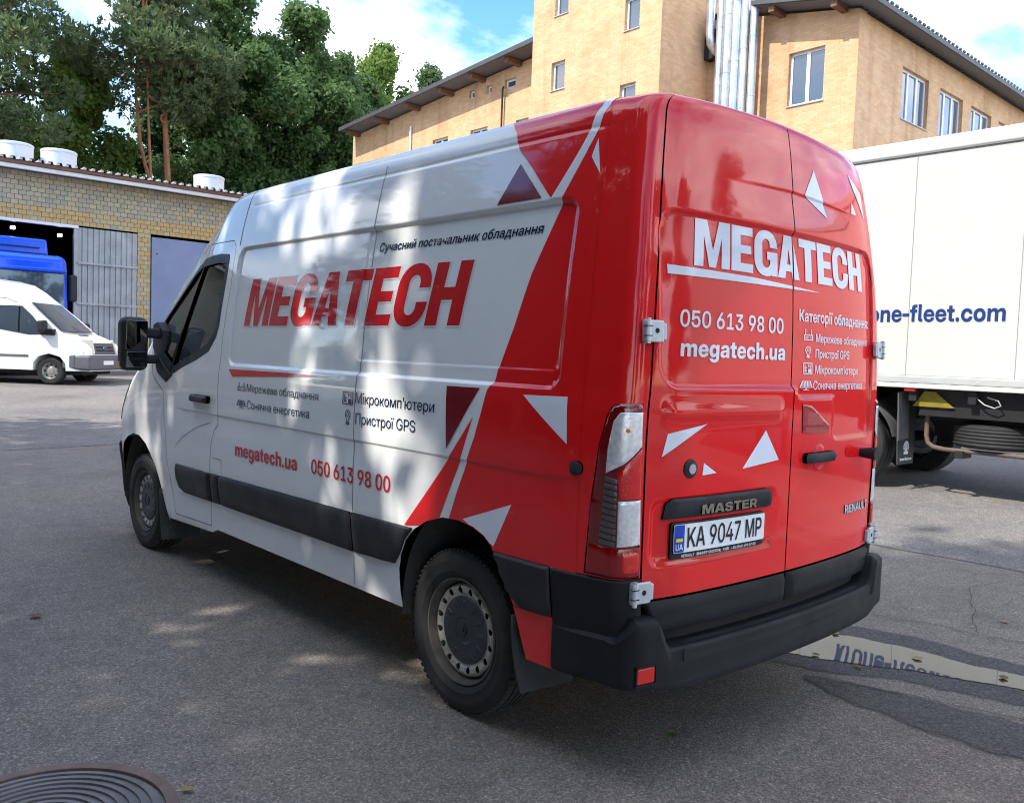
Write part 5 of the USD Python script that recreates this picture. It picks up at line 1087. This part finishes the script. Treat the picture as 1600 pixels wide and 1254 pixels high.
def big_wheel(x, y, s):
    w = sub(tr, 'wheel', (x, y, TG+.50), math.pi if s < 0 else 0)
    emit(w, 'tyre', lathe([(.29,-.17), (.30,-.185), (.42,-.19), (.485,-.165), (.50,-.14), (.50,-.05), (.49,-.048), (.49,-.035), (.50,-.033), (.50,.033), (.49,.035), (.49,.048), (.50,.05), (.50,.14), (.485,.165), (.42,.19), (.30,.185), (.29,.17)], 56), M['rubber'], 30)
    emit(w, 'rim', lathe([(.29,.17), (.275,.175), (.265,.10), (.25,.03), (.18,.02), (.16,.06), (.10,.09), (.0001,.095)], 40), M['galvanised'], 30)
for x in (2.16, 3.47):
    big_wheel(x, TYs-.28, 1); big_wheel(x, TYs-2.30, -1)
    emit(tr, 'axle', cyl((x,TYs-2.3,TG+.5),(x,TYs-.3,TG+.5),.07,12), M['chassis_black'], 40)
    t_ = np.linspace(math.radians(12), math.radians(168), 16); arc = np.c_[x-.02+.60*np.cos(t_), np.zeros(16), TG+.50+.58*np.sin(t_)]
    V = np.r_[arc+[0,TYs-.06,0], arc+[0,TYs-.50,0]]; Fq = [(i,i+1,17+i,16+i) for i in range(15)]; m = trimesh.Trimesh(V, [(a,b,c) for a,b,c,d in Fq]+[(a,c,d) for a,b,c,d in Fq], process=False)
    emit(tr, 'mudguard', m, M['fender_grey'], 40)
fl = emit(tr, 'mud_flap', prism_x(P_((TYs-.12,TG+.30),(TYs-.07,tb0-.32),(TYs-.10,tb0-.05),(TYs-.50,tb0-.05),(TYs-.53,tb0-.34),(TYs-.53,TG+.30)), 1.50, 1.515), M['flap_rubber'], label='black rubber mud flap with white crown emblem')
fl_ = fl
emit(tr, 'mudguard_strap', prism_x(P_((TYs-.08,TG+.58),(TYs-.02,tb0-.06),(TYs-.30,tb0-.03),(TYs-.34,TG+.60)), 1.488, 1.499), M['fender_grey'])
def on_flap(poly, name):
    m = prism_x(aff.scale(poly, -1, 1, origin=(0,0)), 0, .003); m.apply_translation((1.4965, TYs-.32, TG+.30)); emit(fl, name, m, M['ink_white'])
crown_ = shapely.union_all([ring_gap(Point(0,.20).buffer(.058), .02).intersection(box(-.1,.165,.1,.3)), box(-.008,.16,.008,.255), box(-.055,.115,.055,.15), aff.rotate(ring_gap(aff.scale(Point(0,.20).buffer(.05),.5,1),.012),0)])
on_flap(crown_, 'crown_emblem'); on_flap(aff.translate(aff.scale(text_poly('krone-fleet.com', 700), .030, .034, origin=(0,0)), -.145, .045), 'flap_lettering')
emit(tr, 'wheel_chock', prism_y(P_((.92,tb0-.20),(1.36,tb0-.20),(1.24,tb0-.03),(1.13,tb0-.03)), TYs-.22, TYs-.10), M['chock_yellow'])
emit(tr, 'guard_tube', tube([(1.24,TYs-.22,tb0-.10),(1.24,TYs-.22,tb0-.52),(1.22,TYs-.22,tb0-.60),(1.16,TYs-.22,tb0-.645),(1.04,TYs-.22,tb0-.66),(-.6,TYs-.22,tb0-.66)], .026, 10), M['rust_tube'], 40)
sp = lathe([(.30,-.13), (.42,-.145), (.48,-.13), (.505,-.10), (.495,-.075), (.508,-.055), (.496,-.035), (.509,-.015), (.497,.005), (.509,.025), (.497,.045), (.507,.065), (.495,.085), (.500,.10), (.47,.13), (.42,.145), (.30,.13)], 64)
emit(tr, 'spare_wheel', sp.apply_transform(np.array([[.92,0,0,.60],[0,0,.92,TYs-.58],[0,.92,0,tb0-.49],[0,0,0,1.]])), M['rubber'], 40)
emit(tr, 'spare_carrier', cat_([bx(.0,1.1,TYs-1.2,TYs-1.1,tb0-.68,tb0-.63), bx(.82,.90,TYs-.40,TYs-.14,tb0-.74,tb0-.66), bx(.10,.16,TYs-.5,TYs-.14,tb0-.70,tb0-.65)]), M['chassis_black'])
emit(tr, 'tie_loop', tube([(.70,TYs-.06,tb0-.06),(.60,TYs-.05,tb0-.14),(.50,TYs-.05,tb0-.17),(.44,TYs-.05,tb0-.14),(.47,TYs-.05,tb0-.09),(.58,TYs-.06,tb0-.06)], .008, 6), M['sill_grey'], True)
emit(tr, 'landing_leg', cat_([bx(-6.2,-6.05,TYs-.6,TYs-.45,TG,tb0-.1), bx(-6.2,-6.05,TYs-2.1,TYs-1.95,TG,tb0-.1)]), M['chassis_black'])
# ---------------------------------------------------------------- white van by the gateway (local: x forward, origin under the front axle)
fz = gz(20.6, -2.7)
FH = math.atan2(-.744, -.667)
hx, hy = math.cos(FH), math.sin(FH); nx, ny_ = -hy, hx               # forward, left
wr = np.array([20.65, -2.68])                                          # right front wheel
o_ = wr+.83*np.array([nx, ny_])
fv = thing('white_van', 'older white high roof van with grey bumper standing before the blue truck', 'van', (o_[0], o_[1], float(fz)+.02), FH)
HW = .985
def fw(x, z): return HW*(1-.17*sm((z-1.15)/1.5))*(1-.13*sm((x-.05)/.9)**1.5)
prof = P_((.93,.34),(.95,.60),(.90,.88),(.80,1.03),(.55,1.15),(.22,1.27),(-.10,1.55),(-.62,1.98),(-.72,2.05),(-1.05,2.32),(-1.35,2.50),(-1.7,2.58),(-4.3,2.62),(-4.42,2.5),(-4.52,1.2),(-4.52,.36),(-4.0,.34),(-3.62,.34),(-3.60,.50),(-3.45,.68),(-3.28,.73),(-3.10,.68),(-2.95,.50),(-2.93,.34),(-.40,.34),(-.385,.52),(-.27,.68),(0,.76),(.27,.68),(.385,.52),(.40,.34))
def bodyshape(poly, inset=0.0, y_lo=-1, y_hi=1, size=.16):
    m = prism_y(poly, -1, 1); m = m.subdivide_to_size(size, max_iter=12) 
    v = m.vertices.copy(); w = fw(v[:,0], v[:,2])-inset
    rnd = .06; m.vertices = np.c_[v[:,0], v[:,1]*w, v[:,2]]
    return m
emit(fv, 'body', bodyshape(prof), M['ford_white'], 40)
def sidefilm(name, poly, side, mt, off=.006, parent=None):
    p, f = trimesh.creation.triangulate_polygon(poly, engine='earcut'); m = trimesh.Trimesh(np.c_[p, np.zeros(len(p))], f, process=False)
    m = m.subdivide_to_size(.2, max_iter=10); v = m.vertices; a = trimesh.Trimesh(np.c_[v[:,0], side*(fw(v[:,0], v[:,1])+off), v[:,1]], m.faces, process=False)
    if side > 0 and a.face_normals[0][1] < 0 or side < 0 and a.face_normals[0][1] > 0: a.invert()
    return emit(parent or fv, name, a, M[mt])
for s in (-1, 1):
    sidefilm('side_window', P_((-.03,1.22),(-.42,1.66),(-.70,1.90),(-1.42,1.90),(-1.42,1.36),(-1.15,1.30),(-.5,1.20)), s, 'house_glass')
    sidefilm('window_bar', P_((-.72,1.28),(-.76,1.28),(-.78,1.89),(-.74,1.89)), s, 'gloss_black', .009)
    sidefilm('door_seam', P_((-1.50,.36),(-1.515,.36),(-1.53,2.0),(-1.515,2.0)), s, 'joint_shade'); sidefilm('roof_seam', P_((-4.3,2.12),(-4.3,2.135),(-1.12,2.09),(-.82,1.98),(-.83,1.965),(-1.12,2.075)), s, 'joint_shade')
    sidefilm('side_moulding', P_((-.50,.66),(-2.85,.66),(-2.85,.71),(-.50,.71)), s, 'ford_bumper', .012)
    sidefilm('door_handle', P_((-1.22,1.10),(-1.40,1.10),(-1.40,1.17),(-1.22,1.17)), s, 'gloss_black', .02)
    mr = sub(fv, 'wing_mirror', (-.12, s*.98, 1.36)); emit(mr, 'mirror_housing', rbox(-.09,.09,-.02 if s > 0 else -.20,.20 if s > 0 else .02,-.10,.20,.05), M['black_plastic'], 40); emit(mr, 'mirror_foot', rbox(-.10,.28,-.06,.06,-.16,.0,.04), M['black_plastic'], 40)
    emit(fv, 'headlamp', T(rbox(-.05,.05,-.17,.17,-.19,.21,.04), (.80, s*.70, .93), rz=s*.50, ry=-.30), M['headlamp'], 40)
    for x in (0, -3.28):
        w = sub(fv, 'wheel', (x, s*.83, .33), math.pi if s < 0 else 0)
        emit(w, 'tyre', lathe([(.20,-.10), (.22,-.11), (.30,-.11), (.335,-.08), (.34,0), (.335,.08), (.30,.11), (.22,.11), (.20,.10)], 40), M['rubber'], 30)
        emit(w, 'rim', lathe([(.20,.10), (.195,.085), (.17,.02), (.13,.035), (.08,.06), (.075,.085), (.0001,.085)], 32), M['rim_steel'], 30)
        emit(w, 'rim_hole', cat_([T(cyl((0,.036,0),(0,.045,0),.020,10), (.150*math.cos(a),-.008,.150*math.sin(a))) for a in np.arange(8)*math.pi/4]), M['seal'], kind='stuff')
nrm = np.array([.77-.0, 0, .64])
wsq = np.array([(.20,-.80,1.285),(.20,.80,1.285),(-.60,.72,1.965),(-.60,-.72,1.965)]); k = 8
grid = np.array([[(wsq[0]*(1-i/k)+wsq[3]*i/k)*(1-j/k)+(wsq[1]*(1-i/k)+wsq[2]*i/k)*(j/k) for j in range(k+1)] for i in range(k+1)]); grid[...,0] += .05*(1-(grid[...,1]/.8)**2)+.008; grid[...,2] += .035
V = grid.reshape(-1,3); q = np.array([(i*(k+1)+j, i*(k+1)+j+1, (i+1)*(k+1)+j+1, (i+1)*(k+1)+j) for i in range(k) for j in range(k)])
wsm = trimesh.Trimesh(V, np.r_[q[:,[0,1,2]], q[:,[0,2,3]]], process=False)
emit(fv, 'windscreen', wsm, M['house_glass'], True)
emit(fv, 'grille', T(rbox(-.03,.03,-.56,.56,-.15,.15,.02), (.868, 0, .90), ry=-.30), M['grille_grey'], 40)
for z in (.86, .94): emit(fv, 'grille_slot', T(bx(-.01,.01,-.46,.46,-.018,.018), (.90-.30*(z-.9), 0, z), ry=-.30), M['gloss_black'])
emit(fv, 'badge', prism_x(aff.scale(Point(0,0).buffer(.055, resolution=12), 1.7, 1), 0, .012).apply_translation((.905,0,.905)), M['badge_blue'], 30); emit(fv, 'badge_rim', prism_x(ring_gap(aff.scale(Point(0,0).buffer(.055, resolution=12), 1.7, 1), .014), 0, .016).apply_translation((.905,0,.905)), M['chrome'], 30)
emit(fv, 'bumper', cat_([rbox(.50,1.00,-.93,.93,.36,.74,.07), rbox(.30,.62,-.945,-.80,.40,.74,.04), rbox(.30,.62,.80,.945,.40,.74,.04)]), M['ford_bumper'], 40)
emit(fv, 'number_plate', bx(1.0,1.012,-.27,.27,.50,.60), M['plate_white']); emit(fv, 'bonnet_vent', T(bx(-.02,.02,-.24,.24,-.006,.008), (.36,0,1.225), ry=.37), M['gloss_black'])
emit(fv, 'underside', bx(-4.4,.7,-.75,.75,.24,.36), M['undercarriage'])
# ---------------------------------------------------------------- blue truck in the gateway
tk = thing('blue_truck', 'blue lorry cab with roof spoiler nosing out of the garage gateway', 'truck', (24.0, -2.68, g1(24,-2.7)+.0))
gzt = g1(24, -2.7)
zz = lambda z: z-gzt
cab = manifold3d.Manifold.batch_hull([manifold3d.Manifold.sphere(r, 24).translate(p) for r, p in [(.22,(.22+.05,-1.03,zz(3.63))),(.22,(.27,1.03,zz(3.63))),(.10,(.10,-1.15,zz(2.2))),(.10,(.10,1.15,zz(2.2))),(.10,(.12,-1.15,zz(1.0))),(.10,(.12,1.15,zz(1.0))),(.2,(2.1,-1.03,zz(3.7))),(.2,(2.1,1.03,zz(3.7))),(.1,(2.2,-1.15,zz(1.0))),(.1,(2.2,1.15,zz(1.0)))]])
emit(tk, 'cab', man(cab), M['blue_paint'], 40)
def front_sheet(name, y0, y1, z0, z1, mt, d=.012, inset=0):
    # follows the raked front between two heights
    fx = lambda z: np.interp(z, [1.0, 2.2, 3.63], [.02, .0, .05])-d
    V = np.array([(fx(z), y, zz(z)) for z in (z0, z1) for y in (y0, y1)]); return emit(tk, name, trimesh.Trimesh(V, [(0,2,1),(1,2,3)], process=False), M[mt])
front_sheet('windscreen', -1.13, 1.13, 2.35, 3.33, 'house_glass', .008); front_sheet('screen_trim', -1.16, 1.16, 2.22, 2.35, 'gloss_black', .010); front_sheet('grille', -.9, .9, 1.15, 2.05, 'grille_grey', .012)
emit(tk, 'bumper', rbox(-.10,.5,-1.22,1.22,zz(.75),zz(1.1),.06), M['blue_paint'], 40)
emit(tk, 'sun_visor', rbox(-.14,.10,-1.18,1.18,zz(3.36),zz(3.46),.03), M['blue_paint'], 40)
emit(tk, 'roof_spoiler', man(manifold3d.Manifold.batch_hull([manifold3d.Manifold.sphere(.07, 16).translate(p) for p in [(.55,-.78,zz(3.86)),(.55,.78,zz(3.86)),(.62,-.76,zz(4.24)),(.62,.76,zz(4.24)),(2.1,-.95,zz(4.40)),(2.1,.95,zz(4.40)),(2.1,-.95,zz(3.8)),(2.1,.95,zz(3.8))]])), M['blue_paint'], 40)
emit(tk, 'spoiler_slot', cat_([bx(.46,.50,-.62,.35,zz(4.04),zz(4.065)), bx(.45,.50,-.80,.80,zz(3.885),zz(3.90))]), M['seal'])
emit(tk, 'wiper', tube([(-.02,-.6,zz(2.36)),(-.03,.1,zz(2.50))], .012, 6), M['gloss_black'])
for s in (-1, 1):
    mr = sub(tk, 'mirror', (.16, s*1.40, zz(2.98))); emit(mr, 'mirror_housing', rbox(-.10,.10,-.11,.11,-.40,.36,.06), M['black_plastic'], 40); emit(mr, 'mirror_arm', cat_([cyl((0,0,.25),(.0,-s*.28,.30),.02,8), cyl((0,0,-.3),(0,-s*.28,-.32),.02,8)]), M['black_plastic'], 40)
    w = sub(tk, 'wheel', (1.2, s*1.02, .50)); emit(w, 'tyre', lathe([(.28,-.15), (.42,-.16), (.50,-.13), (.50,.13), (.42,.16), (.28,.15)], 40), M['rubber'], 30); emit(w, 'rim', lathe([(.28,.10*s), (.2,.05*s), (.0001,.08*s)], 32), M['galvanised'], 30)
